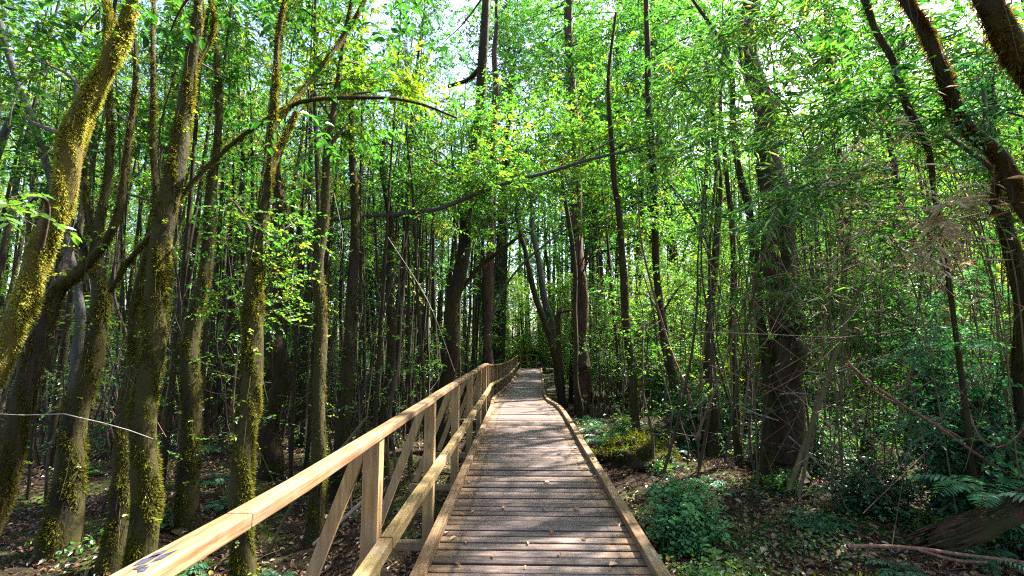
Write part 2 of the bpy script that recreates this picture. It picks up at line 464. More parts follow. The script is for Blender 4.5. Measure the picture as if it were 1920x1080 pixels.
def deck_mat():
    k = NT('deck_boards')
    t = k.attr('tint')
    cmb = k.n('ShaderNodeCombineXYZ')
    for i, s in enumerate((53.0, 31.0, 17.0)): k.l(k.math('MULTIPLY', t, s), cmb.inputs[i])
    g = k.noise(k.coords((2.0, 34, 20), cmb.outputs[0]), 1.5, 6, 0.65, 0.5)
    fine = k.noise(k.coords((7, 150, 60), cmb.outputs[0]), 1.4, 2, 0.6)
    big = k.noise(k.coords((1.0, 1.0, 1)), 1.5, 5, 0.62)
    f = k.math('ADD', k.math('MULTIPLY', g, 0.65), k.math('MULTIPLY', fine, 0.35))
    worn = k.ramp(f, [(0.30, (0.038, 0.028, 0.030)), (0.5, (0.142, 0.104, 0.090)), (0.70, (0.31, 0.245, 0.215))])
    warm = k.ramp(f, [(0.28, (0.055, 0.034, 0.02)), (0.5, (0.16, 0.10, 0.056)), (0.72, (0.30, 0.21, 0.125))])
    at_ = k.n('ShaderNodeAttribute'); at_.attribute_name = 'cross'
    e = k.math('ABSOLUTE', at_.outputs['Fac'])
    e = k.math('ADD', e, k.math('MULTIPLY', k.math('SUBTRACT', big, 0.5), 0.55))
    e = k.math('ADD', e, k.math('MULTIPLY', k.math('SUBTRACT', g, 0.5), 0.35))
    side = k.ramp(e, [(0.56, (0, 0, 0)), (0.78, (1, 1, 1))])
    col = k.mix(side, worn, warm)
    pt = k.ramp(t, [(0.0, (0.42, 0.39, 0.42)), (0.3, (0.8, 0.77, 0.8)), (0.7, (1.1, 1.06, 1.03)), (1.0, (1.6, 1.52, 1.4))])
    col = k.mix(1.0, col, pt, 'MULTIPLY')
    # damp dark stains and nail rows
    st = k.ramp(k.noise(k.coords((2.2, 9, 1), cmb.outputs[0]), 1.1, 5, 0.7), [(0.55, (0, 0, 0)), (0.72, (1, 1, 1))])
    col = k.mix(k.math('MULTIPLY', st, 0.6), col, (0.03, 0.023, 0.028))
    nl = k.math('ABSOLUTE', k.math('SUBTRACT', k.math('ABSOLUTE', at_.outputs['Fac']), 0.72))
    nl = k.math('ADD', nl, k.math('MULTIPLY', k.noise(k.coords((5, 26, 5), cmb.outputs[0]), 1.5, 3), 0.10))
    col = k.mix(k.math('MULTIPLY', k.ramp(nl, [(0.045, (1, 1, 1)), (0.085, (0, 0, 0))]), 0.75), col, (0.022, 0.017, 0.022))
    ro = k.math('ADD', k.math('MULTIPLY', side, 0.25), k.math('ADD', 0.3, k.math('MULTIPLY', big, 0.3)))
    nm = k.bump(f, 0.5, 0.005)
    return k.done(k.principled(col, ro, nm, 0.5))


M['deck'] = deck_mat()


def soil_mat():
    k = NT('forest_soil')
    v = k.coords((1, 1, 1))
    n1 = k.noise(v, 0.9, 6, 0.6); n2 = k.noise(v, 11, 5, 0.7); n3 = k.noise(v, 60, 3, 0.7)
    col = k.ramp(k.math('ADD', k.math('MULTIPLY', n2, 0.6), k.math('MULTIPLY', n3, 0.4)), [(0.3, (0.012, 0.008, 0.006)), (0.5, (0.03, 0.018, 0.011)), (0.7, (0.075, 0.044, 0.026))])
    mk = k.ramp(k.math('ADD', n1, k.math('MULTIPLY', k.math('SUBTRACT', n2, 0.5), 0.5)), [(0.5, (0, 0, 0)), (0.62, (1, 1, 1))])
    col = k.mix(mk, col, k.mix(n3, (0.03, 0.05, 0.008), (0.10, 0.12, 0.02)))
    nm = k.bump(k.math('ADD', n2, n3), 1.0, 0.05)
    return k.done(k.principled(col, 0.9, nm, 0.2))


M['soil'] = soil_mat()
M['ink'] = (lambda k: k.done(k.principled(k.ramp(k.noise(k.coords((1, 1, 1)), 60, 3), [(0.35, (0.012, 0.014, 0.035)), (0.7, (0.05, 0.05, 0.08))]), 0.5)))(NT('dark_paint'))

# ------------------------------------------------------------------ the ground
mb = MB()
gx = np.concatenate([np.linspace(-160, -14, 30), np.linspace(-13.6, 13.6, 110), np.linspace(14, 160, 30)])
gy = np.concatenate([np.linspace(-60, -2, 16), np.linspace(-1.7, 22, 100), np.linspace(23, 160, 40)])
X, Y = np.meshgrid(gx, gy)
Z = ground_z(X, Y) + np.where((np.abs(X) < 14) & (Y < 22) & (Y > -2), rng.normal(0, 0.012, X.shape), 0)
nx, ny = len(gx), len(gy)
i = np.arange(ny - 1)[:, None]; j = np.arange(nx - 1)[None]
f = np.stack([i * nx + j, i * nx + j + 1, (i + 1) * nx + j + 1, (i + 1) * nx + j], -1)
mb.add(np.stack([X, Y, Z], -1), f, 0, 0.5, True)
tag(mb.build('forest_floor', M['soil']), kind='structure')

# ------------------------------------------------------------------ the boardwalk
PATH = np.array([(-2.5, .124, 0), (3, .124, 0), (7, .124, 0), (11, .11, -.01), (14.5, -.03, -.2), (19, .10, -.40), (24, .32, -.50), (30, .53, -.52), (37, .78, -.5)])
PS = resample(PATH, 400)           # columns: y, x, z


def path(y):
    return np.interp(y, PS[:, 0], PS[:, 1]), np.interp(y, PS[:, 0], PS[:, 2])


def pdir(y):
    x0, z0 = path(y - .3); x1, z1 = path(y + .3)
    d = unit(np.array([x1 - x0, .6, z1 - z0]))
    return d, unit(np.cross(d, [0, 0, 1]))


HW = 0.775
bw = thing('boardwalk', (0, 0, 0), 'long wooden boardwalk of worn planks running straight into the forest', 'boardwalk')
mb = MB(); cross = []
y = -1.2
while y < 36.6:
    w = 0.088 + random.uniform(-.004, .005)
    d, s = pdir(y); x, z = path(y)
    rot = random.gauss(0, 0.006)
    dd = unit(d + s * rot); ss = unit(s - d * rot)
    up = np.cross(ss, dd)
    l0 = HW + 0.085 + random.uniform(-.015, .02); l1 = HW + 0.085 + random.uniform(-.015, .02)
    zz = z - .02 + random.gauss(0, .003)
    tilt = up + ss * random.gauss(0, .003) + dd * random.gauss(0, .012)
    n0 = mb.n
    # plank with slightly eased edges, a few cross-sections along its length
    prof = [(-w / 2, -.016), (-w / 2, .010), (-w / 2 + .008, .0165), (w / 2 - .008, .0165), (w / 2, .010), (w / 2, -.016)]
    k = 7; V = []
    bow = random.gauss(0, .0025); edge = [random.gauss(0, .0013) for _ in range(k)]
    for q in range(k):
        u = -1 + 2 * q / (k - 1); L = -l0 * (1 - q / (k - 1)) + l1 * q / (k - 1)
        for pi, (a, b) in enumerate(prof):
            V.append(np.array([x, y, zz]) + ss * L + dd * (a + (edge[q] if pi in (1, 2) else 0)) + tilt * b + up * (bow * (1 - u * u)))
            cross.append(u)
    Fq = [[q * 6 + a, q * 6 + (a + 1) % 6, (q + 1) * 6 + (a + 1) % 6, (q + 1) * 6 + a] for q in range(k - 1) for a in range(6)]
    for q in (0, k - 1):
        b = q * 6
        Fq += [[b, b + 1, b + 4, b + 5], [b + 1, b + 2, b + 3, b + 4]]
    mb.add(V, Fq, 0, random.random())
    y += w + random.uniform(.021, .034)
deck = mb.build('deck', M['deck'], bw)
ca = deck.data.attributes.new('cross', 'FLOAT', 'POINT'); ca.data.foreach_set('value', np.array(cross, dtype=np.float32))


def sweep(mb, ys, off, zc, hw, hh, tint=0.5, jit=0.0, near=0.0):
    """timber following the walkway: off sideways, zc above the deck"""
    V = []
    for yy in ys:
        d, s = pdir(yy); x, z = path(yy)
        c = np.array([x, yy, z]) - s * near * max(0, 1.65 - yy) + s * (off + random.gauss(0, jit)) + np.array([0, 0, zc + random.gauss(0, jit)])
        for a, b in ((-hw, -hh), (hw, -hh), (hw, hh), (-hw, hh)):
            V.append(c + s * a + np.array([0, 0, b]))
    n = len(ys)
    Fq = [[q * 4 + a, q * 4 + (a + 1) % 4, (q + 1) * 4 + (a + 1) % 4, (q + 1) * 4 + a] for q in range(n - 1) for a in range(4)]
    Fq += [[0, 3, 2, 1], [(n - 1) * 4 + a for a in range(4)]]
    mb.add(V, Fq, 0, tint)


for sgn in (-1, 1):
    mb = MB(); y = -1.2
    while y < 36.4:
        e = min(y + random.uniform(2.6, 3.2), 36.5)
        sweep(mb, np.linspace(y, e - .006, 8), sgn * (HW + .045), .036, .044, .034, random.random(), .0012)
        y = e
    bevel(mb.build('edge_beam', M['kerb'], bw), .005)
for off in (-.62, .62):
    mb = MB(); sweep(mb, np.linspace(-1.2, 36.5, 60), off, -.115, .035, .07)
    mb.build('stringer', M['joist'], bw)
# posts carrying the walkway, and the cross joists whose left ends stick out under the railing
POSTS = [1.05 + 1.64 * k for k in range(0, 22)]
for q, yy in enumerate(POSTS):
    d, s = pdir(yy); x, z = path(yy)
    mb = MB(); c = np.array([x, yy, z])
    box(mb, c - s * .28 + [0, 0, -.225], s * 1.26, d * .04, [0, 0, .035], 0, random.random())
    bevel(mb.build('joist', M['joist'], bw), .004)
    if q % 2 == 0:
        for o_ in (-.7, .7):
            mb = MB(); p = c + s * o_; g0 = gz(p[0], p[1]) - .2
            top = z - .262
            box(mb, [p[0], p[1], (g0 + top) / 2], [.05, 0, 0], [0, .05, 0], [0, 0, max((top - g0) / 2, .05)], 0, random.random())
            mb.build('support_post', M['joist'], bw)

# ------------------------------------------------------------------ the railing
rl = thing('railing', (0, 0, 0), 'pale timber railing with braced posts along the left edge of the boardwalk', 'railing')
RO = -.956     # centre line of the railing, outside the kerb
RTOP = 1.09
mb = MB(); y = -.6
seams = [-.6, 1.42, 4.35, 7.6, 10.9, 14.2, 17.5, 20.7, 24.0, 27.3, 30.6, 34.7]
for a, b in zip(seams[:-1], seams[1:]):
    sweep(mb, np.linspace(a, b - .005, 10), RO + random.gauss(0, .003), RTOP - .022 + random.gauss(0, .0015), .041, .022, random.random(), .0006, near=.065)
top = bevel(mb.build('top_rail', M['rail'], rl), .005)
mb = MB()
for a, b in zip(seams[:-1], seams[1:]):
    sweep(mb, np.linspace(a + 1.28, b + 1.275, 10), -.886 + random.gauss(0, .002), .469 + random.gauss(0, .003), .038, .035, random.random(), .001)
bevel(mb.build('middle_rail', M['rail_low'], rl), .004)
for q, yy in enumerate(POSTS):
    if yy > 35: continue
    d, s = pdir(yy); x, z = path(yy)
    c = np.array([x, yy, z]) + s * -.971
    mb = MB()
    box(mb, c + [0, 0, (RTOP - .046 - .255) / 2], s * .046, d * .046, [0, 0, (RTOP - .046 + .255) / 2], 0, random.random())
    bevel(mb.build('post', M['post'], rl), .004)
    # knee brace from under the rail out to the joist's end
    p0 = c + np.array([0, 0, RTOP - .10]) - s * .068 - d * .012; p1 = np.array([x, yy, z]) - s * 1.46 - d * .012 + [0, 0, -.155]
    ax = unit(p1 - p0); nrm = unit(np.cross(ax, d))
    mb = MB(); box(mb, (p0 + p1) / 2, ax * (np.linalg.norm(p1 - p0) / 2), nrm * .036, d * .02, 0, random.random())
    bevel(mb.build('brace', M['post'], rl), .004)
# dark paint mark on the handrail's top
mb = MB()
xr, zr = path(1.3)
for (u, v, a, L, w) in ((-.014, 0.00, .5, .075, .015), (.012, .02, .35, .075, .012), (.0, -.035, 1.0, .045, .016), (-.012, .03, .4, .055, .012), (.014, -.045, .2, .03, .013)):
    c = np.array([xr + RO - .033 + u, 1.12 + v, zr + RTOP + .0012]); d = np.array([math.sin(a) * .5, math.cos(a), 0])
    s = np.array([d[1], -d[0], 0])
    V = [c - d * L * .5, c + s * w * .8 - d * L * .2, c + d * L * .5, c - s * w - d * L * .05]
    mb.add(V, [[0, 1, 2, 3]])
mb.build('paint_mark', M['ink'], rl)

er = thing('end_railing', (0, 0, 0), 'short timber railing across the far end where the boardwalk turns', 'railing')
A = at(975, 690, 36.9)[0]; x0, z0 = path(36.9)
xa, xb = x0 - .9, x0 + .55
for nm, zc, hh in (('top_rail', 1.0, .03), ('middle_rail', .5, .045)):
    mb = MB(); box(mb, [(xa + xb) / 2, 36.95, z0 + zc], [(xb - xa) / 2, 0, 0], [0, .05, 0], [0, 0, hh], 0, .4); mb.build(nm, M['joist'] if 0 else M['rail'], er)
for xx in (xa + .1, xa + .62, xb - .1):
    mb = MB(); box(mb, [xx, 37.05, z0 + .33], [.045, 0, 0], [0, .045, 0], [0, 0, .63], 0, random.random()); mb.build('post', M['post'], er)
ext = MB()
for q in range(14):
    box(ext, [x0 + 1.2 + .115 * q * 1.0, 36.2, z0 - .02], [.052, 0, 0], [0, .75, 0], [0, 0, .016], 0, random.random())
side = ext.build('side_deck', M['joist'], er)

# fallen leaves lying on the planks
lm = []
for q in range(4):
    mb = MB(); a = rng.uniform(-.15, .15, 3)
    leaves(mb, np.array([[-.035, 0, .004]]), np.array([[1, 0, .1 + a[0]]]), np.array([[a[1], a[2], 1.0]]), .07, .03, 0, rng.uniform(.1, .95, 1), fold=.25, droop=.12)
    lm.append(mb.mesh('fallen_leaf', [M['fallen']]))
spots = [(838, 1030), (985, 1065), (1145, 1068), (1095, 1012), (1150, 1060), (1080, 955), (1023, 908), (1060, 885), (838, 1000), (850, 1010), (880, 930), (887, 960), (945, 953), (1026, 905), (872, 1018), (1200, 1040), (1190, 1003), (865, 965), (880, 905),
         (893, 862), (900, 845), (1142, 950), (1128, 925), (1080, 840), (1118, 895), (1100, 868), (1060, 803), (1045, 790), (1068, 815), (1052, 800), (903, 820), (912, 800), (1020, 955), (960, 855), (990, 1020), (1035, 1000), (1050, 1040), (925, 1045), (858, 1060), (1165, 985)]
for (px, py) in spots:
    d = CM @ np.array([(px - 960) / F, (540 - py) / F, -1.0])
    p = np.array([0, 0, CAMZ]) + d * (CAMZ / -d[2])
    xx, zz = path(p[1])
    o = bpy.data.objects.new('fallen_leaf', random.choice(lm)); COL.objects.link(o)
    o.location = (p[0], p[1], zz + .003); o.rotation_euler = (random.gauss(0, .1), random.gauss(0, .1), random.uniform(0, 6.28))
    s = random.uniform(.55, 1.25); o.scale = (s, s, s)
    tag(o, 'small dry fallen leaf lying on the boardwalk planks', 'leaf', 'dry leaves on the boardwalk')

# ------------------------------------------------------------------ hand-placed trees
def limb_px(pts, Y, extend=0.0, n=None, ground=False, flare=1.35):
    """photo outline points (px, py, half width px[, distance offset]) -> points and radii in metres, bottom first"""
    P, R = [], []
    for p in pts:
        yy = Y + (p[3] if len(p) > 3 else 0)
        q = at(p[0], p[1], yy); P.append(q); R.append(p[2] * yy / F * .84 / math.hypot(1, (p[0] - 960) / F))
    P = list(P)
    if ground:
        a, b = P[0], P[1] if len(P) > 1 else P[0] + np.array([0, 0, 1])
        g = gz(a[0], a[1]) - .15
        if a[2] > g + .05:
            sl = (a - b) / max(abs(b[2] - a[2]), .2)
            h = a[2] - g
            q = a + np.array([sl[0] * h * .6, sl[1] * h * .6, -h])
            P.insert(0, q); R.insert(0, R[0] * flare)
        else:
            R[0] *= flare
    if extend:
        d = unit(P[-1] - P[-2]); d = unit(d * .7 + np.array([0, 0, .5]))
        P.append(P[-1] + d * extend * .5); R.append(R[-1] * .75)
        P.append(P[-1] + d * extend * .5 + rng.normal(0, .15, 3)); R.append(R[-1] * .6)
    L = np.linalg.norm(np.diff(np.array(P), axis=0), axis=1).sum()
    n = n or int(np.clip(L / .16, 8, 70))
    pr = resample(np.hstack([np.array(P), np.array(R)[:, None]]), n)
    return pr[:, :3], np.maximum(pr[:, 3], .003)


def hero(name, label, Y, trunk, bark='bark', moss=None, moss_n=2500, moss_size=.035, cover=.7, branches=(), blobs=(), extend=3.0, top_crown=True,
         leaf='leaf', L=.08, W=.038, cat='tree', group=None, rough=.10, sides=12, flare=1.35, seed=None, moss_tint=.5, brmoss=True):
    moss_n = int(moss_n * 4.4); moss_size *= .66
    r = np.random.default_rng(zlib.crc32(label.encode()) if seed is None else seed)
    pts, rad = limb_px(trunk, Y, extend, ground=True, flare=flare)
    root = thing(name, tuple(pts[0] + [0, 0, .15]), label, cat, group)
    loc = np.array(root.location)
    nk = max(3, len(pts) // 4)
    pts = pts + resample(r.normal(0, 1, (nk, 3)), len(pts)) * rad[:, None] * .38 * np.array([1, 1, 0])
    mb = MB(); tube(mb, pts - loc, rad, sides, 0, .5, rough, r)
    mb.build('trunk', M[bark], root)
    mm = MB()
    if moss: moss_fuzz(mm, pts - loc, rad, moss_n, r, moss_size, 0, cover, tint=moss_tint)
    for br in branches:
        bp, brd = limb_px(br, Y, 0)
        bp = bp + resample(r.normal(0, 1, (max(3, len(bp) // 3), 3)), len(bp)) * .014
        b = MB(); tube(b, bp - loc, brd, 7, 0, .5, .12, r)
        b.build('branch', M[bark], root)
        if moss and brmoss: moss_fuzz(mm, bp - loc, brd, int(moss_n * .25), r, moss_size * .7, 0, cover * .8, tint=moss_tint)
    if moss: mm.build('moss', M[moss], root)
    if moss and sides >= 12 and Y < 9:
        ep = MB(); n = 34
        k = r.integers(3, max(5, len(pts) - 6), n); out = unit(r.normal(0, 1, (n, 3)) * [1, 1, .3])
        sprays(ep, pts[k] - loc + out * rad[k][:, None] * .8, out + [0, 0, -.1], r.uniform(.06, .2, n), r, m=6, L=.032, W=.019, tint=np.clip(.6 + r.normal(0, .2, n), 0, 1), flat=.7, twig_r=.0015)
        # beards of lichen and root threads hanging from the stem
        n = 60; k = r.integers(4, max(6, len(pts) - 5), n); out = unit(r.normal(0, 1, (n, 3)) * [1, 1, .1]); p0 = pts[k] - loc + out * rad[k][:, None] * 1.05
        l = r.uniform(.08, .5, (n, 1)); tubes3(ep, p0, p0 + out * .03 - [0, 0, 1] * l * .5, p0 + out * .02 + r.normal(0, .03, (n, 3)) - [0, 0, 1] * l, .0025, .001, 2)
        ep.build('foliage', [M['leaf_y'], M['twig'], M['cane']], root)
    cb = MB()
    for (px, py, yb, rx, ry, n, tint) in blobs:
        c = at(px, py, yb); rr = np.array([rx, (rx + ry) * .5, ry]) * yb / F
        # a limb reaching from the trunk into the clump
        k = np.argmin(np.linalg.norm(pts - (c - [0, 0, .6]), axis=1)); p0 = pts[k]
        mid = (p0 + c) / 2 + np.array([0, 0, .15]) + r.normal(0, .1, 3)
        pr = resample(np.array([p0, mid, c]), 12)
        r0 = min(rad[k] * .45, .03)
        tube(cb, pr - loc, np.linspace(r0, .006, 12), 5, 1, .5, .1, r)
        # sub-clumps so that the outline stays ragged
        ns = max(2, int(n / 12)); sub = ball(ns, r) * rr
        for s_ in sub:
            blob_foliage(cb, c + s_ - loc, rr * .42, max(5, n // ns), r, L=L, W=W, tint=np.clip(tint + r.normal(0, .07), .05, .95))
    if top_crown and extend:
        c = pts[-1] - loc
        for q in range(9):
            o_ = r.normal(0, 1, 3) * [1.1, 1.1, .8]
            blob_foliage(cb, c + o_, [.6, .6, .4], 16, r, L=L * 1.3, W=W * 1.3, tint=.45)
    if cb.v:
        cb.build('crown', [M[leaf], M['twig']], root)
    return root


T, MT = 'tree', 'mossy_tree'
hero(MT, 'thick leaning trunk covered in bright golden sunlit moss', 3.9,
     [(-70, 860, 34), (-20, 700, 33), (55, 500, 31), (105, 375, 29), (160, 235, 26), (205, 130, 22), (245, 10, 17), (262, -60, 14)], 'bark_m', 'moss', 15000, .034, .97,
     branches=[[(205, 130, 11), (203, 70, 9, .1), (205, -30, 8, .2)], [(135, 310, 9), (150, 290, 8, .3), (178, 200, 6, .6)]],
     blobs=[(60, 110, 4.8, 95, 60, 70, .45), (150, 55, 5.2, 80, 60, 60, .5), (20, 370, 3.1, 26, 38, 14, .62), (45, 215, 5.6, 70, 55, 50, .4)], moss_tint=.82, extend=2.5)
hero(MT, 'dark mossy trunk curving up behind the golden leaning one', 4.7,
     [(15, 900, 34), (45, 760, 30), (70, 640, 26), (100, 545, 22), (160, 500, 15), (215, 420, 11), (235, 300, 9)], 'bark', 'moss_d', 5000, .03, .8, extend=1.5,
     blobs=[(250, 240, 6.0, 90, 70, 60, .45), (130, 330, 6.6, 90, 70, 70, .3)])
hero(T, 'smooth bluish grey forked stem crossing the upper corner behind the golden trunk', 6.0,
     [(128, 1040, 15), (138, 820, 14), (146, 660, 13), (145, 560, 12), (112, 400, 12), (90, 320, 11), (60, 225, 10), (35, 165, 10), (8, 70, 9), (-20, -20, 8)], 'bark_g',
     branches=[[(40, 190, 9), (15, 240, 13, .1), (-20, 330, 15, .2)], [(90, 325, 5), (125, 380, 4), (150, 470, 4)]], top_crown=False, extend=1.5,
     blobs=[(30, 50, 6.4, 90, 70, 70, .35), (70, 300, 7.2, 80, 80, 60, .5)])
hero(MT, 'brown mossy trunk forking low into a bent bare limb and an upright stem', 5.4,
     [(135, 1080, 44), (140, 930, 40), (158, 760, 32), (175, 640, 25), (192, 555, 20), (182, 470, 15), (196, 350, 12), (208, 230, 10), (207, 150, 8)], 'bark_o', 'moss_g', 6000, .032, .75,
     branches=[[(192, 550, 14), (172, 500, 12), (150, 445, 11), (128, 398, 10)], [(172, 440, 8), (160, 340, 6, .1), (155, 280, 5, .2)]],
     blobs=[(250, 190, 6.6, 70, 60, 50, .5), (330, 60, 7.2, 70, 60, 50, .55)], extend=1.5)
hero(MT, 'tall mossy trunk with the long arching branch over the handrail', 4.6,
     [(262, 1090, 36), (270, 950, 33), (282, 780, 30), (294, 640, 28), (302, 520, 26), (310, 410, 25), (328, 280, 22), (352, 150, 17), (368, 30, 13), (374, -60, 11)], 'bark_o', 'moss_g', 11000, .030, .85,
     branches=[[(316, 410, 8), (345, 370, 6.5, .1), (400, 300, 6, .2), (465, 240, 5.5, .3), (545, 196, 5.5, .5), (640, 183, 5.5, .7), (720, 182, 4.5, .9), (790, 198, 3.2, 1.1), (855, 224, 2, 1.3)],
               [(200, 545, 5, .1), (250, 475, 6, .1), (312, 410, 8)], [(350, 160, 6), (400, 60, 4, .2), (395, -20, 3, .3)]],
     blobs=[(430, 150, 6.2, 75, 60, 55, .5), (300, 120, 6.8, 80, 70, 65, .5), (420, 30, 6.8, 85, 55, 60, .55)], top_crown=False, extend=2.0)
hero(MT, 'slimmer mossy trunk close against the left side of the arching tree', 5.1,
     [(218, 1090, 28), (230, 920, 25), (242, 760, 22), (258, 600, 18), (276, 490, 14), (290, 380, 10), (285, 250, 8)], 'bark_o', 'moss_g', 6000, .028, .8, top_crown=False, extend=2.0,
     blobs=[(240, 380, 7.0, 80, 60, 55, .55)])
hero(MT, 'straight dark mossy trunk third from the handrail with ivy at its foot', 6.1,
     [(345, 985, 28), (352, 850, 25), (362, 700, 22), (376, 560, 18), (392, 420, 13), (404, 280, 10), (408, 150, 9), (398, 0, 8)], 'bark_o', 'moss_g', 7000, .030, .8, top_crown=False, extend=3.0,
     blobs=[(470, 90, 7.6, 80, 70, 70, .5), (350, 260, 8.2, 90, 70, 70, .45), (520, 30, 8, 80, 60, 55, .35)])
hero(MT, 'mossy trunk nearest to the handrail with leafy sprigs on its stem', 4.5,
     [(448, 1100, 28), (452, 960, 26), (458, 800, 24), (466, 660, 23), (474, 560, 20), (486, 440, 13), (505, 320, 9), (512, 230, 7)], 'bark_o', 'moss_g', 9000, .032, .85, leaf='leaf', L=.045, W=.03,
     branches=[[(505, 330, 6), (525, 280, 6, .2), (552, 210, 5, .4)], [(512, 230, 6, .3), (560, 180, 6, .8), (605, 130, 5.5, 1.0), (650, 60, 5, 1.2), (690, -10, 4.5, 1.3)]],
     blobs=[(470, 440, 4.6, 60, 45, 60, .55), (520, 500, 4.8, 55, 50, 60, .6), (440, 540, 4.7, 50, 45, 50, .6), (500, 590, 4.8, 45, 40, 40, .5), (545, 420, 5, 45, 40, 40, .5), (420, 380, 5, 45, 40, 40, .5)], top_crown=False, extend=2.0)
hero(T, 'slender dark trunk beyond the handrail under the bright yellow leaf clump', 5.9,
     [(590, 1000, 20), (591, 850, 17), (592, 700, 15), (596, 560, 13), (602, 450, 12), (612, 330, 10), (622, 240, 8), (640, 130, 6)], 'bark_o', 'moss_g', 3500, .028, .65, leaf='leaf_y', L=.075, W=.04, top_crown=False, extend=1.5,
     blobs=[(620, 165, 6.2, 60, 40, 55, .5), (690, 150, 6.4, 75, 45, 80, .55), (660, 235, 6.3, 55, 40, 45, .5), (590, 110, 6.6, 60, 50, 50, .45), (735, 120, 6.8, 55, 50, 50, .6), (650, 60, 6.9, 70, 50, 60, .5), (785, 170, 6.6, 50, 30, 30, .45)])
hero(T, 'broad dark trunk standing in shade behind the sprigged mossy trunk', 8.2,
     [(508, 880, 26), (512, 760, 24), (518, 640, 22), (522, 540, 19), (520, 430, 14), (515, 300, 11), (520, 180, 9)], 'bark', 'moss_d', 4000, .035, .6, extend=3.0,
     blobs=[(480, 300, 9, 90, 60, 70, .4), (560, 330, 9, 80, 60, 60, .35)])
hero(T, 'thin dark pole with a broken tip rising among the crowd of poles', 8.6,
     [(722, 850, 13), (727, 700, 11), (732, 560, 9), (730, 430, 8), (724, 330, 7), (720, 265, 5)], 'bark', 'moss_d', 1500, .03, .5, extend=0, top_crown=False)
hero(T, 'dark trunk with rough bark left of the thin broken pole', 7.6,
     [(640, 930, 19), (648, 780, 16), (656, 640, 14), (662, 520, 12), (668, 400, 10), (660, 280, 8)], 'bark', 'moss_d', 3000, .03, .6, extend=2.0,
     blobs=[(700, 330, 8.5, 90, 55, 80, .4), (620, 400, 9, 70, 45, 50, .4)])
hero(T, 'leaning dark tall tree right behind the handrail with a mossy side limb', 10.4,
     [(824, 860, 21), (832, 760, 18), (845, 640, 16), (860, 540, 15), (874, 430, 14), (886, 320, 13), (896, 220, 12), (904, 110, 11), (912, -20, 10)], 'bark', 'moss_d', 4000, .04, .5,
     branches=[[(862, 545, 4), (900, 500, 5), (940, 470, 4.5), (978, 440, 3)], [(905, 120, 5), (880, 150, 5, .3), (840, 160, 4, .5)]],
     blobs=[(830, 330, 9.6, 95, 60, 110, .5), (930, 260, 9.2, 90, 55, 100, .55), (760, 270, 9.4, 80, 50, 80, .5), (880, 400, 9.8, 80, 40, 80, .45), (980, 390, 9.6, 75, 45, 75, .4), (860, 215, 9.0, 70, 40, 60, .6), (820, 90, 13, 85, 75, 150, .25), (790, 30, 13, 70, 50, 90, .25), (900, 330, 8.2, 75, 40, 70, .55), (780, 350, 8.6, 70, 40, 60, .5), (700, 260, 9.5, 60, 45, 60, .45), (930, 190, 10, 60, 40, 50, .45), (960, 320, 8.6, 60, 40, 50, .6)], extend=5.0, leaf='leaf', L=.095, W=.045)
hero(T, 'grey straight trunk far along the left side of the boardwalk', 17,
     [(916, 735, 11), (917, 620, 10), (920, 500, 9), (922, 400, 8), (925, 250, 7), (930, 100, 6)], 'bark_r', None, extend=4.0)
hero(T, 'leaning dark stem tilting left over the boardwalk near its far end', 17,
     [(1056, 752, 8), (1045, 700, 7), (1022, 610, 6.5), (1000, 530, 6), (980, 460, 5), (970, 400, 4)], 'bark', 'moss_d', 1500, .05, .5, extend=1.5, top_crown=True)
hero(T, 'second stem tilting left over the boardwalk behind the first', 19,
     [(1050, 735, 8), (1040, 660, 8), (1022, 560, 7.5), (1010, 500, 7), (1000, 420, 5)], 'bark_g', None, extend=2.0)
hero(T, 'short dark trunk ending in a crooked side twig beside the walkway', 16,
     [(1052, 750, 7), (1050, 690, 6), (1047, 630, 5.5), (1046, 590, 5), (1062, 583, 3), (1090, 582, 1.5)], 'bark', 'moss_d', 800, .05, .5, extend=0, top_crown=False)
hero(T, 'tall straight dark trunk standing just right of the boardwalk at the bend', 15.5,
     [(1090, 775, 18), (1089, 690, 15), (1087, 590, 13), (1084, 480, 12.5), (1080, 380, 12), (1074, 250, 11), (1068, 120, 10), (1062, -20, 9)], 'bark_r', 'moss_d', 3000, .05, .4, flare=1.6,
     blobs=[(1100, 230, 11, 85, 60, 100, .4), (1160, 330, 10.5, 90, 60, 110, .45), (1040, 280, 11, 80, 50, 80, .5), (1130, 150, 12, 80, 50, 80, .35), (1010, 200, 12, 60, 50, 55, .4), (1100, 60, 16, 95, 75, 160, .15), (940, 60, 18, 65, 65, 120, .15), (1060, 330, 9.0, 75, 45, 80, .5), (1140, 250, 9.2, 80, 45, 80, .45), (1030, 230, 10, 60, 40, 60, .5), (1150, 400, 9.6, 60, 40, 60, .6), (1060, 100, 14, 70, 50, 80, .2), (1180, 40, 15, 80, 60, 110, .2), (1010, 40, 17, 75, 60, 140, .2), (1130, 90, 15, 80, 60, 130, .25), (1250, 40, 15, 80, 60, 130, .3), (1090, 10, 16, 80, 50, 110, .2), (1180, 170, 13, 80, 50, 110, .35), (1010, 130, 15, 60, 45, 90, .3), (1300, 130, 13, 80, 60, 100, .4), (985, 50, 19, 70, 60, 170, .2), (950, 140, 20, 60, 50, 120, .3), (1025, 160, 19, 60, 50, 120, .3), (1060, 40, 18, 60, 50, 130, .2), (1220, 20, 16, 70, 40, 110, .3)], extend=6.0, L=.1, W=.046)
hero(T, 'very thin pole beside the tall straight trunk at the bend', 13.5,
     [(1082, 740, 6), (1080, 640, 5), (1078, 540, 5), (1070, 440, 5), (1058, 350, 4.5), (1052, 300, 4)], 'bark', None, extend=.5, top_crown=False)
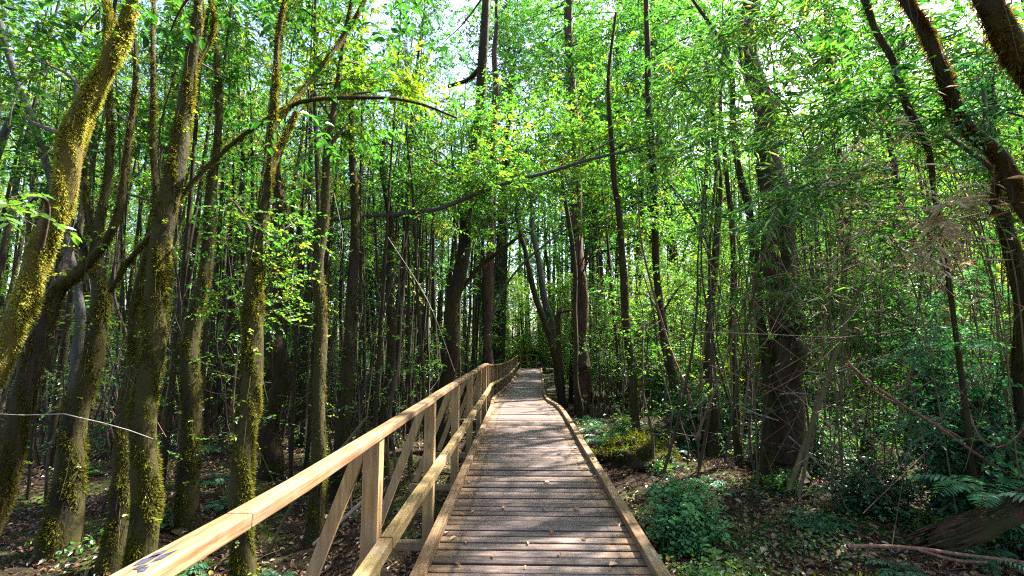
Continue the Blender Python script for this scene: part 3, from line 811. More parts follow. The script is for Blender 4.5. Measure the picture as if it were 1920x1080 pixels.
hero(MT, 'slim dark leaning trunk growing out of the mossy hump', 8.6,
     [(1204, 845, 13), (1196, 790, 10.5), (1184, 700, 9.5), (1172, 600, 9), (1166, 500, 8), (1160, 400, 7), (1150, 300, 6)], 'bark', 'moss_d', 2500, .03, .6, top_crown=False, extend=3.0,
     blobs=[(1230, 250, 9, 80, 50, 70, .5), (1110, 420, 9.5, 60, 40, 45, .5)])
hero(T, 'slim wavy dark trunk between the mossy hump and the shrub thicket', 10.4,
     [(1272, 815, 12), (1262, 730, 10), (1246, 640, 10), (1235, 540, 9), (1230, 430, 9), (1224, 300, 8.5), (1219, 180, 8), (1214, 50, 7), (1210, -30, 6)], 'bark', 'moss_d', 2000, .035, .5,
     blobs=[(1290, 170, 10.5, 80, 60, 90, .45), (1200, 130, 12, 70, 60, 70, .3), (1300, 60, 12, 90, 60, 90, .3), (1190, 420, 10, 70, 45, 60, .55), (1280, 330, 11, 70, 50, 70, .5), (1230, 330, 9, 60, 40, 55, .5), (1240, 220, 9.2, 60, 40, 55, .45), (1300, 520, 9.8, 60, 60, 70, .65), (1190, 560, 12, 60, 50, 60, .65), (1400, 60, 10, 80, 60, 90, .4)], extend=3.0)
hero('large_tree', 'massive straight reddish brown trunk, the thickest in the forest', 6.4,
     [(1488, 905, 48), (1481, 830, 46), (1472, 720, 43), (1466, 600, 40), (1458, 480, 36), (1450, 380, 33), (1438, 260, 29), (1424, 130, 25), (1410, -10, 22), (1400, -120, 20)], 'bark_r', 'moss_d', 2500, .03, .3, flare=1.12, rough=.05, sides=20,
     branches=[[(1452, 400, 5), (1500, 330, 4, -.4), (1560, 300, 3, -.6)]], extend=6.0,
     blobs=[(1370, 20, 8, 90, 60, 90, .45), (1490, 30, 8.5, 90, 60, 90, .45), (1300, 10, 9.5, 90, 50, 90, .4), (1580, 40, 8.5, 80, 60, 80, .5), (1660, 20, 8, 80, 60, 80, .5), (1400, 110, 8, 80, 50, 70, .4)])
hero(MT, 'mossy thin trunk leaning against the left side of the massive trunk', 6.2,
     [(1438, 900, 14), (1432, 760, 12), (1428, 640, 11), (1420, 540, 10), (1405, 430, 9), (1388, 330, 8), (1376, 230, 7)], 'bark', 'moss_d', 3000, .028, .7, top_crown=False, extend=2.0,
     blobs=[(1340, 260, 7, 80, 60, 70, .45)])
hero(MT, 'crooked mossy stem midway between the wavy trunk and the massive trunk', 8.4,
     [(1338, 850, 13), (1332, 740, 11), (1322, 640, 10), (1330, 560, 9), (1342, 470, 9), (1346, 380, 8), (1340, 280, 7)], 'bark', 'moss_d', 2500, .03, .6, extend=2.5,
     blobs=[(1350, 120, 9, 80, 60, 80, .45), (1290, 440, 10, 60, 45, 50, .6)])
hero(T, 'thin dark stem just left of the massive trunk leaning slightly outward', 7.4,
     [(1385, 880, 11), (1378, 760, 9), (1372, 640, 8), (1374, 520, 7), (1368, 400, 6), (1360, 300, 5)], 'bark', 'moss_d', 1500, .028, .5, top_crown=False, extend=2.0)
hero(T, 'thin crooked dark stem hanging through the pale bamboo', 4.4,
     [(1800, 700, 7), (1772, 480, 7), (1752, 360, 7), (1742, 290, 8), (1712, 225, 9), (1690, 180, 9), (1665, 100, 9), (1640, 45, 9), (1612, -20, 9)], 'bark', 'moss_d', 2200, .022, .5, top_crown=False, extend=1.5)
hero(MT, 'big leaning trunk shaggy with russet moss over the thicket', 3.8,
     [(2120, 780, 32), (2010, 540, 28), (1930, 400, 23), (1868, 295, 21), (1820, 235, 19), (1775, 160, 18), (1735, 70, 16), (1690, -20, 15)], 'bark', 'moss_r', 9000, .032, .9, top_crown=False, extend=2.0,
     branches=[[(1930, 400, 14), (1905, 330, 13, .1), (1870, 340, 9, .1), (1850, 400, 6, .1)]], leaf='bamboo', L=.06, W=.02,
     blobs=[(1830, 150, 4.6, 70, 60, 60, .55), (1770, 260, 4.4, 40, 26, 30, .55)])
hero(MT, 'dark heavy limb with russet moss in the top corner of the thicket', 3.2,
     [(2230, 560, 50), (2060, 300, 46), (1960, 160, 42), (1890, 60, 38), (1830, -40, 32)], 'bark', 'moss_r', 7000, .032, .8, top_crown=False, extend=1.5, leaf='leaf_b', L=.05, W=.025,
     blobs=[(1890, 210, 3.4, 45, 40, 40, .4), (1850, 120, 3.6, 40, 40, 30, .4)])
hero(MT, 'shaded trunk at the edge of the frame behind the fern fronds', 4.4,
     [(1960, 980, 34), (1950, 800, 32), (1930, 640, 28), (1912, 520, 24), (1890, 420, 18)], 'bark', 'moss_d', 3500, .03, .6, extend=1.5)
hero(T, 'dark trunk deep in the thicket right of the massive trunk', 6.8,
     [(1625, 880, 20), (1618, 760, 18), (1605, 640, 16), (1590, 520, 14), (1580, 400, 12), (1565, 250, 10)], 'bark', 'moss_d', 2500, .03, .5, extend=3,
     blobs=[(1560, 120, 8, 80, 60, 80, .35), (1620, 200, 7.5, 70, 60, 60, .4)])
hero(T, 'thin dark trunk deep in the thicket behind the reddish split stick', 7.6,
     [(1722, 850, 17), (1712, 720, 15), (1700, 600, 13), (1690, 480, 11), (1680, 350, 9)], 'bark', 'moss_d', 2000, .03, .5, extend=3,
     blobs=[(1690, 80, 8, 80, 60, 70, .4)])
def pole(name, label, pts, Y, mat, cat='branch', rough=.12, group=None, extra=()):
    p, rd = limb_px(pts, Y, 0)
    root_loc = p[0]
    mb = MB(); tube(mb, p - root_loc + resample(rng.normal(0, 1, (max(3, len(p) // 3), 3)), len(p)) * .008, rd, 7, 0, .5, rough)
    for e in extra:
        q, r2 = limb_px(e, Y, 0); tube(mb, q - root_loc, r2, 5, 0, .5, rough)
    o = mb.build(name, M[mat]); o.location = root_loc
    return tag(o, label, cat, group)


pole('leaning_pole', 'long bare grey stem lying across the trees above the boardwalk',
     [(500, 418, 6), (610, 412, 6), (700, 404, 5.5), (780, 398, 5.5), (850, 382, 5), (940, 345, 4.5), (1030, 322, 4.2), (1110, 298, 3.6), (1180, 281, 3), (1250, 266, 2)], 8.3, 'bark_g',
     extra=[[(830, 388, 4), (800, 400, 3), (770, 415, 2)], [(1070, 312, 3), (1110, 285, 2.5), (1150, 262, 1.5)]])
pole('leaning_pole', 'pale thin stem slanting behind the stems that tilt over the boardwalk', [(920, 600, 3), (945, 540, 3), (985, 490, 2.6), (1020, 460, 2.4), (1060, 430, 2)], 16, 'bark_g')
pole('dead_twig', 'long pale bare twig hanging across the mossy trunks', [(-20, 774, 1.2), (60, 779, 1.4), (110, 777, 1.7), (150, 786, 1.5), (220, 801, 1.5), (286, 822, .9)], 3.7, 'twig_p')
pole('dead_twig', 'pale curved twig hooked over the grey forked stem', [(20, 235, 2), (25, 190, 2), (40, 155, 2), (70, 136, 1.6), (105, 130, 1)], 4.3, 'twig_p')
pole('split_stick', 'long reddish split stick slanting down through the thicket', [(1585, 675, 5), (1610, 700, 3.5), (1680, 752, 3.6), (1760, 800, 4), (1830, 850, 4), (1890, 888, 3.5)], 4.3, 'twig_r',
     extra=[[(1600, 690, 4), (1640, 735, 3.5, .05), (1720, 775, 3.5, .08), (1800, 820, 3)]])
pole('fallen_branch', 'long reddish fallen branch on the ground in front of the rotten log', [(1590, 1022, 6), (1640, 1022, 4), (1720, 1028, 4.5), (1800, 1040, 4.5), (1880, 1048, 4), (1960, 1058, 3.5)], 3.6, 'twig_r',
     extra=[[(1720, 1030, 4), (1790, 1050, 5), (1850, 1054, 4)]])
pole('dead_cane', 'greenish cane leaning against the thicket right of the massive trunk', [(1478, 920, 6), (1510, 830, 6), (1545, 730, 5.5), (1580, 620, 5), (1610, 540, 4)], 4.9, 'cane')
pole('dead_cane', 'second greenish cane forking from the foot of the leaning one', [(1500, 930, 4), (1512, 870, 4), (1520, 800, 3.5), (1530, 740, 3)], 4.8, 'cane')
pole('dead_twig', 'short white twig lying against the foot of the massive trunk', [(1460, 738, 1.6), (1490, 738, 1.6), (1520, 739, 1.2)], 5.6, 'twig_p')
pole('dead_twig', 'pale twig slanting beside the leaning mossy thin trunk', [(1388, 762, 1.5), (1420, 775, 2), (1456, 788, 1.6)], 5.6, 'twig_p')
pole('dead_twig', 'pale thin stick slanting down from the massive trunk to the ferns', [(1480, 815, 1.8), (1510, 845, 2), (1545, 880, 2), (1578, 912, 1.6)], 5.0, 'twig_p')
pole('dead_twig', 'thin greenish stick leaning in the dark gap behind the split stick', [(1530, 800, 2), (1570, 840, 2.2), (1612, 895, 2), (1650, 935, 1.8)], 4.8, 'cane')
pole('dead_twig', 'arched thin twig looping beside the fern fronds', [(1820, 780, 2), (1832, 815, 2), (1860, 838, 2), (1890, 830, 1.8), (1920, 800, 1.5)], 3.9, 'twig_r')
pole('dead_twig', 'long thin twig crossing the thicket above the split stick', [(1510, 720, 1.5), (1600, 690, 2), (1680, 665, 2), (1760, 640, 1.6)], 4.9, 'twig_p')
pole('fallen_branch', 'pale branch lying on the litter below the handrail', [(555, 915, 3), (600, 880, 3.5), (640, 850, 3), (655, 830, 2)], 5.2, 'twig_p')
pole('fallen_branch', 'long pale stick under the handrail beside the first brace', [(590, 1020, 4), (640, 975, 4.5), (690, 930, 4), (720, 900, 3)], 4.6, 'twig_p')
pole('dead_cane', 'dark stem leaning under the handrail towards the left trees', [(500, 1040, 4), (560, 930, 4), (640, 840, 4), (690, 780, 3)], 5.6, 'cane')

for q in range(58):
    px = random.uniform(1290, 1930); Yq = random.uniform(4.6, 8.5); lean = random.gauss(0, 70); hw = random.uniform(1.2, 3.2)
    pole('dead_cane', 'thin bare cane rising from the thicket around the massive trunk', [(px, 560 + 1500 / Yq, hw), (px + lean * .45 + random.gauss(0, 8), 640, hw * .85), (px + lean + random.gauss(0, 12), random.uniform(380, 520), hw * .7), (px + lean * 1.6 + random.gauss(0, 25), random.uniform(180, 360), hw * .4)], Yq, random.choice(['cane', 'cane', 'twig', 'twig_r', 'bark']), group='bare canes in the thicket')
for q in range(130):
    px, py = random.uniform(1420, 1930), random.uniform(420, 900); Yq = random.uniform(4.0, 6.2); an = random.choice([random.gauss(1.35, .35), random.gauss(.5, .3), random.gauss(2.4, .3)]); ln = random.uniform(60, 260)
    dx, dy = math.cos(an) * ln, math.sin(an) * ln; hw = random.uniform(.5, 1.1)
    pole('dead_twig', 'thin dry twig tangled in the dark thicket beside the massive trunk', [(px - dx, py - dy, hw), (px + random.gauss(0, 14), py + random.gauss(0, 14), hw * .9, random.gauss(0, .2)), (px + dx, py + dy, hw * .5, random.gauss(0, .3))], Yq, random.choice(['twig', 'twig_r', 'twig_r', 'cane', 'cane', 'twig_p']), group='dry twigs in the thicket')

for q in range(40):
    px, py = random.uniform(20, 800), random.uniform(430, 860); Yq = random.uniform(5.0, 9.5); an = random.choice([random.gauss(1.4, .3), random.gauss(.6, .4), random.gauss(2.5, .4)]); ln = random.uniform(40, 150)
    dx, dy = math.cos(an) * ln, math.sin(an) * ln; hw = random.uniform(.6, 1.3)
    pole('dead_twig', 'thin dry twig caught between the dark trunks beyond the handrail', [(px - dx, py - dy, hw), (px + random.gauss(0, 12), py + random.gauss(0, 12), hw * .9, random.gauss(0, .2)), (px + dx, py + dy, hw * .5, random.gauss(0, .3))], Yq, random.choice(['twig_p', 'twig', 'cane', 'twig_r']), group='dry twigs beyond the handrail')

# the fallen rotten log and the mossy hump
p, rd = limb_px([(1740, 1018, 30), (1790, 1002, 36), (1850, 978, 40), (1930, 945, 42), (2030, 905, 42)], 3.75, n=26)
lg = thing('fallen_log', tuple(p[0]), 'rotten reddish log lying behind the fallen branch', 'log')
mb = MB(); tube(mb, p - p[0], rd * np.concatenate([[.05, .45, .7, .8], np.linspace(.8, 1, 22)]), 18, 0, .5, .3)
c = (p - p[0])[0]; n0 = 16
mb.build('trunk', M['rot'], lg)
mb = MB()
for q in range(120):
    k = random.randrange(0, 25); a = random.uniform(0, 6.28); b = p[k] - p[0]
    o_ = np.array([0, math.cos(a), math.sin(a)]) * rd[k] * random.uniform(.8, 1.08); d = unit(p[min(k + 1, 25)] - p[max(k - 1, 0)]) * random.uniform(.05, .22)
    pr = resample(np.array([b + o_ - d, b + o_ * 1.05, b + o_ + d]), 5); tube(mb, pr, np.array([.003, .009, .012, .008, .002]) * random.uniform(.5, 1.2), 5, 0, .5, .2)
mb.build('splinters', M['rot'], lg)


def lump(name, label, cat, c, rad, mat, moss, n, size):
    nu, nv = 28, 14
    V = []
    for b in range(nv):
        ph = PI / 2 - (PI * .62) * b / (nv - 1)
        for a in range(nu):
            th = 2 * PI * a / nu
            w = 1 + .16 * math.sin(3 * th + 1.3 * b) + .10 * math.sin(5 * th - b) + random.gauss(0, .03)
            V.append([rad[0] * w * math.cos(ph) * math.cos(th), rad[1] * w * math.cos(ph) * math.sin(th), rad[2] * w * math.sin(ph)])
    Fq = [[b * nu + a, (b + 1) * nu + a, (b + 1) * nu + (a + 1) % nu, b * nu + (a + 1) % nu] for b in range(nv - 1) for a in range(nu)]
    mb = MB(); mb.add(V, Fq, 0, .5, True)
    root = thing(name, tuple(c), label, cat)
    mb.build('mound', M[mat], root)
    V = np.array(V); idx = rng.integers(0, nu * (nv - 5), n)
    base = V[idx] + rng.normal(0, .03, (n, 3)); out = unit(base); d = unit(out + rng.normal(0, .5, (n, 3)))
    L = size * rng.uniform(.5, 1.5, (n, 1)); s = unit(rng.normal(0, 1, (n, 3))); w = L * .28
    v = np.stack([base - s * w, base + s * w, base + d * L + s * w * .3, base + d * L - s * w * .3], 1)
    mb = MB(); mb.add(v, np.arange(n * 4).reshape(n, 4), 0, np.repeat(rng.uniform(.3, 1, n), 4))
    mb.build('moss', M[moss], root)


q = at(1195, 890, 7.6); lump('mossy_stump', 'low stump overgrown with yellow green moss beside the boardwalk', 'stump', (q[0], q[1], gz(q[0], q[1])), (.60, .42, .34), 'bark', 'moss_v', 9000, .028)
q = at(1640, 1075, 3.3); lump('mossy_stump', 'green mossy hummock below the fallen reddish branch', 'hummock', (q[0], q[1], gz(q[0], q[1]) - .05), (.40, .35, .24), 'bark', 'moss_v', 7000, .026)

# ------------------------------------------------------------------ bamboo
def bamboo(label, canes, Y, n_per, leafmat, L, W, tint, seed, name='bamboo', dry=0.0, start=.35, m=7, spread=.5):
    r = np.random.default_rng(seed)
    P0, _ = limb_px(canes[0], Y, 0, ground=True)
    root = thing(name, tuple(P0[0]), label, 'bamboo'); loc = P0[0]
    cm = MB(); lf = MB()
    for cpts in canes:
        p, rd = limb_px(cpts, Y, 0, ground=True, n=40, flare=1.0); rd = rd * .5
        tube(cm, p - loc, rd, 6, 0, .5, .03, r)
        k = r.integers(int(40 * start), 40, n_per); t = r.uniform(0, 1, (n_per, 1))
        o = p[np.minimum(k, 39)] * (1 - t) + p[np.minimum(k + 1, 39)] * t
        tg = unit(p[np.minimum(k + 1, 39)] - p[np.minimum(k, 39) - 1])
        d = tg * .5 + r.normal(0, 1, (n_per, 3)) * [.8, .8, .45]; d[:, 2] -= .1
        ln = r.uniform(.15, spread, n_per)
        sprays(lf, o - loc, d, ln, r, m=m, L=L, W=W, tint=np.clip(tint + r.normal(0, .18, n_per), 0, 1), flat=.9, twig_r=.0022, droop=.35)
    cm.build('canes', M['cane'], root)
    lf.build('foliage', [M[leafmat], M['twig_p']], root)


bamboo('bright green bamboo arching in front of the massive trunk high above the ground',
       [[(1560, 640, 4), (1545, 420, 4), (1500, 240, 3.5, -.2), (1420, 150, 3, -.4), (1330, 130, 2, -.6), (1260, 160, 1.2, -.7)],
        [(1575, 640, 4), (1580, 400, 4), (1545, 180, 3.5, -.2), (1490, 60, 3, -.4), (1400, 40, 2, -.6), (1330, 80, 1.2, -.7)],
        [(1590, 640, 4), (1570, 430, 4), (1520, 300, 3.5), (1440, 245, 2.5, -.1), (1350, 240, 2, -.3), (1270, 290, 1.2, -.5)],
        [(1580, 640, 4), (1600, 330, 4), (1600, 150, 3), (1560, 30, 2.5), (1500, -20, 1.5)]], 5.2, 120, 'bamboo', .15, .016, .55, 5, spread=.8)
bamboo('thin green bamboo drooping low beside the massive trunk',
       [[(1640, 900, 4), (1630, 640, 4), (1590, 440, 3), (1530, 360, 2), (1470, 400, 1.2), (1430, 480, 1)], [(1660, 900, 4), (1650, 620, 4), (1620, 420, 3), (1570, 350, 2), (1520, 400, 1)],
        [(1420, 900, 4), (1410, 640, 3), (1390, 470, 3), (1350, 400, 2), (1300, 440, 1)], [(1560, 900, 3), (1550, 700, 3), (1520, 560, 3), (1460, 520, 2), (1400, 560, 1)]], 5.7, 60, 'bamboo', .12, .011, .45, 15, start=.3, spread=.7)
bamboo('pale dry bamboo tangle hanging in front of the dark thicket',
       [[(1900, 760, 4), (1860, 540, 4), (1800, 380, 3.5), (1720, 310, 3, -.2), (1640, 310, 2, -.3), (1570, 370, 1.2, -.4)],
        [(1890, 760, 4), (1850, 480, 4), (1790, 330, 3.5), (1720, 270, 3, -.2), (1640, 250, 2, -.3), (1580, 290, 1.2, -.4)],
        [(1850, 760, 4), (1820, 560, 4), (1760, 440, 3.5), (1690, 400, 2.5), (1620, 420, 1.5), (1560, 480, 1)]], 4.6, 38, 'straw', .14, .0035, .6, 6, name='dry_bamboo', m=6, spread=1.0)
bamboo('blue green bamboo drooping over the pale dry tangle',
       [[(1760, 760, 4), (1720, 560, 4), (1660, 420, 3.5), (1580, 350, 2.5), (1500, 350, 1.5), (1440, 420, 1)],
        [(1880, 700, 4), (1850, 460, 4), (1800, 330, 3.5), (1720, 230, 2.5), (1640, 190, 1.5), (1570, 220, 1)],
        [(1900, 700, 4), (1880, 400, 4), (1840, 200, 3), (1780, 100, 2), (1700, 60, 1.5)]], 4.5, 190, 'bamboo', .13, .014, .45, 7, spread=.9)
bamboo('bamboo with tan withered leaf bunches under the russet mossy trunk',
       [[(1900, 800, 4), (1880, 600, 4), (1840, 450, 3.5), (1800, 400, 3), (1760, 420, 2), (1740, 480, 1.2)],
        [(1930, 800, 4), (1910, 560, 4), (1880, 430, 3), (1830, 380, 2), (1780, 390, 1.5)]], 4.0, 22, 'straw', .17, .008, .35, 8, name='dry_bamboo', start=.7, m=6, spread=.45)
bamboo('dark bamboo filling the thicket behind the split stick',
       [[(1640, 900, 4), (1620, 720, 4), (1580, 600, 3), (1520, 540, 2), (1470, 560, 1)], [(1760, 900, 4), (1740, 700, 4), (1700, 580, 3), (1640, 520, 2), (1570, 540, 1)],
        [(1850, 900, 4), (1820, 720, 4), (1780, 600, 3), (1710, 560, 2), (1650, 600, 1)], [(1700, 900, 4), (1690, 760, 3), (1650, 660, 3), (1590, 640, 2)]], 5.6, 150, 'bamboo', .12, .012, .3, 9, start=.25, spread=.8)

bamboo('blue green leafy sprays drooping around the foot of the russet mossy trunk',
       [[(1960, 940, 4), (1930, 700, 4), (1880, 560, 3), (1810, 520, 2), (1750, 570, 1)], [(1900, 940, 4), (1870, 760, 4), (1810, 640, 3), (1740, 620, 2), (1690, 680, 1)],
        [(1990, 940, 4), (1960, 800, 4), (1900, 720, 3), (1830, 720, 2), (1780, 780, 1)], [(1820, 940, 4), (1790, 840, 3), (1740, 780, 2), (1680, 800, 1)]], 4.7, 85, 'leaf_b', .055, .02, .55, 13, start=.3, m=9, spread=.45, name='leafy_cane')
bamboo('tangle of brown withered canes and leaves low in the thicket',
       [[(1700, 930, 4), (1660, 760, 4), (1600, 600, 3), (1530, 520, 2), (1480, 560, 1)], [(1560, 930, 4), (1570, 760, 3), (1600, 600, 3), (1660, 500, 2), (1720, 480, 1)], [(1780, 930, 4), (1770, 700, 4), (1720, 560, 3), (1650, 480, 2), (1600, 500, 1)]], 5.3, 34, 'dry', .10, .005, .35, 14, start=.2, m=6, spread=.9, name='dry_bamboo')

# ------------------------------------------------------------------ shrubs, ferns, small plants
def shrub_mesh(seed, rad, n, L, W, leaf, tint, stems=7):
    r = np.random.default_rng(seed)
    a = MB(); b = MB()
    for q in range(stems):
        th = r.uniform(0, 6.28); e = np.array([math.cos(th) * rad[0] * .6, math.sin(th) * rad[0] * .6, rad[1] * r.uniform(1.1, 1.9)])
        pr = resample(np.array([[0, 0, -.1], e * [.35, .35, .5] + r.normal(0, .04, 3), e]), 10)
        tube(b, pr, np.linspace(.012, .004, 10) * (rad[0] ** .5 + .3), 5, 0, .5, .1, r)
        ns = max(3, n // stems // 14)
        for s_ in range(ns):
            c = pr[r.integers(4, 10)] + ball(1, r)[0] * [rad[0] * .55, rad[0] * .55, rad[1] * .55]
            c[2] = max(c[2], .08)
            blob_foliage(a, c, [rad[0] * .3, rad[0] * .3, rad[1] * .22], 14, r, L=L, W=W, tint=np.clip(tint + r.normal(0, .12), .05, .95), twig_mat=1)
    return a.mesh('shrub_foliage', [M[leaf], M['twig']]), b.mesh('shrub_stems', [M['twig']])


def put(root, meshes):
    ps = []
    for nm, me in meshes:
        o = bpy.data.objects.new(nm, me); COL.objects.link(o); o.parent = root; ps.append(o)
    return ps


fm, sm = shrub_mesh(21, (.25, .25), 150, .050, .028, 'leaf_v', .78, 11)
q = at(1288, 1000, 4.75)
put(thing('shrub', (q[0], q[1], gz(q[0], q[1])), 'small leafy blue green shrub close to the right edge of the boardwalk', 'shrub'), [('foliage', fm), ('stems', sm)])
fm, sm = shrub_mesh(22, (.16, .14), 60, .075, .05, 'leaf', .55, 4)
q = at(335, 985, 3.9)
put(thing('seedling', (q[0], q[1], gz(q[0], q[1])), 'bright broad leaved seedling beside the mossy trunks above the handrail', 'plant'), [('foliage', fm), ('stems', sm)])
fm, sm = shrub_mesh(23, (.2, .16), 60, .11, .045, 'leaf_b', .5, 4)
q = at(10, 1055, 2.6)
put(thing('seedling', (q[0], q[1], gz(q[0], q[1]) + .05), 'glossy dark green plant in the bottom corner under the mossy trunks', 'plant'), [('foliage', fm), ('stems', sm)])
fm, sm = shrub_mesh(24, (.42, .40), 330, .05, .028, 'leaf_b', .3, 10)
for px, py, Y, lab in ((1640, 900, 5.2, 'dark blue green bush behind the mossy hummock in the thicket'), (1840, 700, 4.6, 'blue green bush around the split stick'), (1800, 590, 5.0, 'dark leafy bush high on the bank beneath the dry bamboo')):
    q = at(px, py, Y); g0 = gz(q[0], q[1])
    rt = thing('shrub', (q[0], q[1], g0), lab, 'shrub'); s = max(.6, (q[2] + .35 - g0) / 1.1); rt.scale = (1, 1, s) if s < 1.3 else (1.25, 1.25, s)
    put(rt, [('foliage', fm), ('stems', sm)])


def fern_mesh(seed, n, length, arch=.7):
    r = np.random.default_rng(seed); mb = MB()
    for q in range(n):
        th = 6.28 * q / n + r.uniform(-.3, .3); l = length * r.uniform(.75, 1.1); h = arch * r.uniform(.7, 1.2)
        o = np.array([math.cos(th), math.sin(th), 0])
        pr = resample(np.array([[0, 0, 0], o * l * .35 + [0, 0, l * .5 * h], o * l * .75 + [0, 0, l * .55 * h], o * l + [0, 0, l * .35 * h]]), 18)
        tube(mb, pr, np.linspace(.004, .001, 18), 4, 1, .5, 0, r)
        s = np.array([-o[1], o[0], 0]); C, D, LL = [], [], []
        for k in range(2, 18):
            tg = unit(pr[min(k + 1, 17)] - pr[k - 1])
            for sg in (-1, 1):
                C.append(pr[k]); D.append(s * sg + tg * .35 + r.normal(0, .08, 3) - [0, 0, .1]); LL.append(l * .24 * math.sin(PI * (k + 1) / 19.5) ** .8 + .01)
        LL = np.array(LL)
        leaves(mb, np.array(C), np.array(D), np.tile([0, 0, 1.0], (len(C), 1)) + r.normal(0, .15, (len(C), 3)), LL, LL * .26, 0, np.clip(.5 + r.normal(0, .15, len(C)), 0, 1), fold=.1, droop=.15)
    return mb.mesh('fern', [M['leaf_b'], M['twig']])


ferns = [fern_mesh(31, 9, .42), fern_mesh(32, 7, .55, .5), fern_mesh(33, 11, .34, .9)]
def fern(px, py, Y, lab, k, s=1, z=None):
    s *= .68; q = at(px, py, Y)
    o = bpy.data.objects.new('fern', ferns[k]); COL.objects.link(o)
    o.location = (q[0], q[1], gz(q[0], q[1]) - .01 if z is None else z); o.rotation_euler = (0, 0, random.uniform(0, 6.28)); o.scale = (s, s, s)
    return tag(o, lab, 'fern')


fern(525, 1010, 4.8, 'small green fern under the handrail left of the first brace', 2, 1.05)
fern(1850, 905, 3.9, 'blue green fern arching over the rotten log', 1, 1.2, at(1850, 940, 3.9)[2])
fern(1800, 700, 4.4, 'fern frond clump hanging beside the split stick', 1, 1.0, at(1790, 665, 4.4)[2])
fern(1690, 1000, 3.8, 'low fern between the mossy hummock and the rotten log', 0, .8)
fern(780, 1010, 3.2, 'fern growing up beside the edge of the planks under the middle rail', 0, .8)
fern(1520, 950, 4.8, 'fern at the foot of the leaning greenish canes', 0, 1.0)
fern(1330, 870, 6.2, 'fern behind the blue green shrub', 0, 1.0)
fern(420, 890, 6.8, 'fern in the gap between the straight and the handrail side mossy trunks', 0, 1.1)

fm, sm = shrub_mesh(25, (.15, .13), 40, .06, .035, 'leaf', .55, 4)
for q in range(80):
    yy = random.uniform(3.2, 13); xx = random.choice([random.uniform(1.35, 1.0 * yy + .6), random.uniform(1.35, 1.0 * yy), random.uniform(-1.0 * yy, -1.5)])
    if math.hypot(xx - 1.9, yy - 4.9) < 1.1: continue
    wh = 'in the undergrowth around the mossy stump and massive trunk' if xx > 0 else 'beneath the mossy trunks beyond the handrail'
    if q % 2:
        o = bpy.data.objects.new('fern', ferns[q % 3]); COL.objects.link(o); tag(o, 'small fern ' + wh, 'fern', 'ferns ' + wh)
    else:
        o = thing('seedling', (0, 0, 0), 'small leafy seedling ' + wh, 'plant', 'seedlings ' + wh); put(o, [('foliage', fm), ('stems', sm)])
    z_ = random.uniform(.45, .95); o.scale = (z_, z_, z_ * random.uniform(.8, 1.3)); o.location = (xx, yy, gz(xx, yy) - .01); o.rotation_euler = (0, 0, random.uniform(0, 6.28))

# ------------------------------------------------------------------ the forest behind: trees copied from a few grown ones
def grow(seed, H, r0, crown0, leaf, L, n_limb, tw, limb_len, tint, bark):
    r = np.random.default_rng(seed)
    k = 9
    z = np.linspace(-.4, H, k)
    wob = np.cumsum(r.normal(0, .10, (k, 2)), 0) * np.linspace(0, 1, k)[:, None] * (H / 12)
    pr = resample(np.column_stack([wob, z]), 30)
    rad = r0 * (1 - np.linspace(0, 1, 30) ** 1.3 * .85); rad[:2] *= [1.5, 1.15]
    a = MB(); tube(a, pr, rad, 8, 0, .5, .10, r)
    c = MB()
    for q in range(n_limb):
        h = crown0 + (1 - crown0) * (q + r.uniform(0, 1)) / n_limb
        i = min(int(h * 29), 28); p0 = pr[i]
        th = q * 2.4 + r.uniform(-.5, .5)
        ll = limb_len * r.uniform(.6, 1.15) * (1.15 - .6 * max(0, (h - crown0) / (1 - crown0)))
        e = p0 + np.array([math.cos(th) * ll, math.sin(th) * ll, ll * r.uniform(.15, .7)])
        mid = (p0 + e) / 2 + np.array([0, 0, -.08 * ll]) + r.normal(0, .08, 3)
        lp = resample(np.array([p0, mid, e]), 9)
        tube(a, lp, np.linspace(rad[i] * .45, .008, 9), 5, 0, .5, .1, r)
        for s_ in range(tw):
            cc = lp[r.integers(3, 9)] + r.normal(0, .33 * limb_len / 2, 3) * [1, 1, .6]
            blob_foliage(c, cc, [.4, .4, .2], 9, r, L=L, W=L * .47, m=9, tint=np.clip(tint + r.normal(0, .13), .02, .98), twig_r=.006)
    return a.mesh('trunk', [M[bark]]), c.mesh('crown', [M[leaf], M['twig']])


KINDS = {
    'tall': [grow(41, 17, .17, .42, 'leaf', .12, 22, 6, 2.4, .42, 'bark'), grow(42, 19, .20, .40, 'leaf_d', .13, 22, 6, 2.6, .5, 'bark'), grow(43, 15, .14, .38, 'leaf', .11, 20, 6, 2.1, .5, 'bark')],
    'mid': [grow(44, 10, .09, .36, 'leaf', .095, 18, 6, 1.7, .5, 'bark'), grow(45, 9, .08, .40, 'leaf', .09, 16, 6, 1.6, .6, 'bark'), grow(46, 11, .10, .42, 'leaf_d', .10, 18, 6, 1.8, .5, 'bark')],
    'low': [grow(47, 5.5, .045, .25, 'leaf', .085, 14, 5, 1.2, .58, 'bark'), grow(48, 6.5, .05, .3, 'leaf_y', .085, 14, 5, 1.2, .3, 'bark')],
}
POLE = [grow(51, 12, .085, .55, 'leaf', .10, 5, 3, 1.2, .62, 'bark'), grow(52, 13, .11, .6, 'leaf', .10, 5, 3, 1.4, .58, 'bark'), grow(53, 11, .07, .5, 'leaf', .10, 4, 3, 1.2, .68, 'bark')]
KINDS['pole'] = POLE
protos = {}
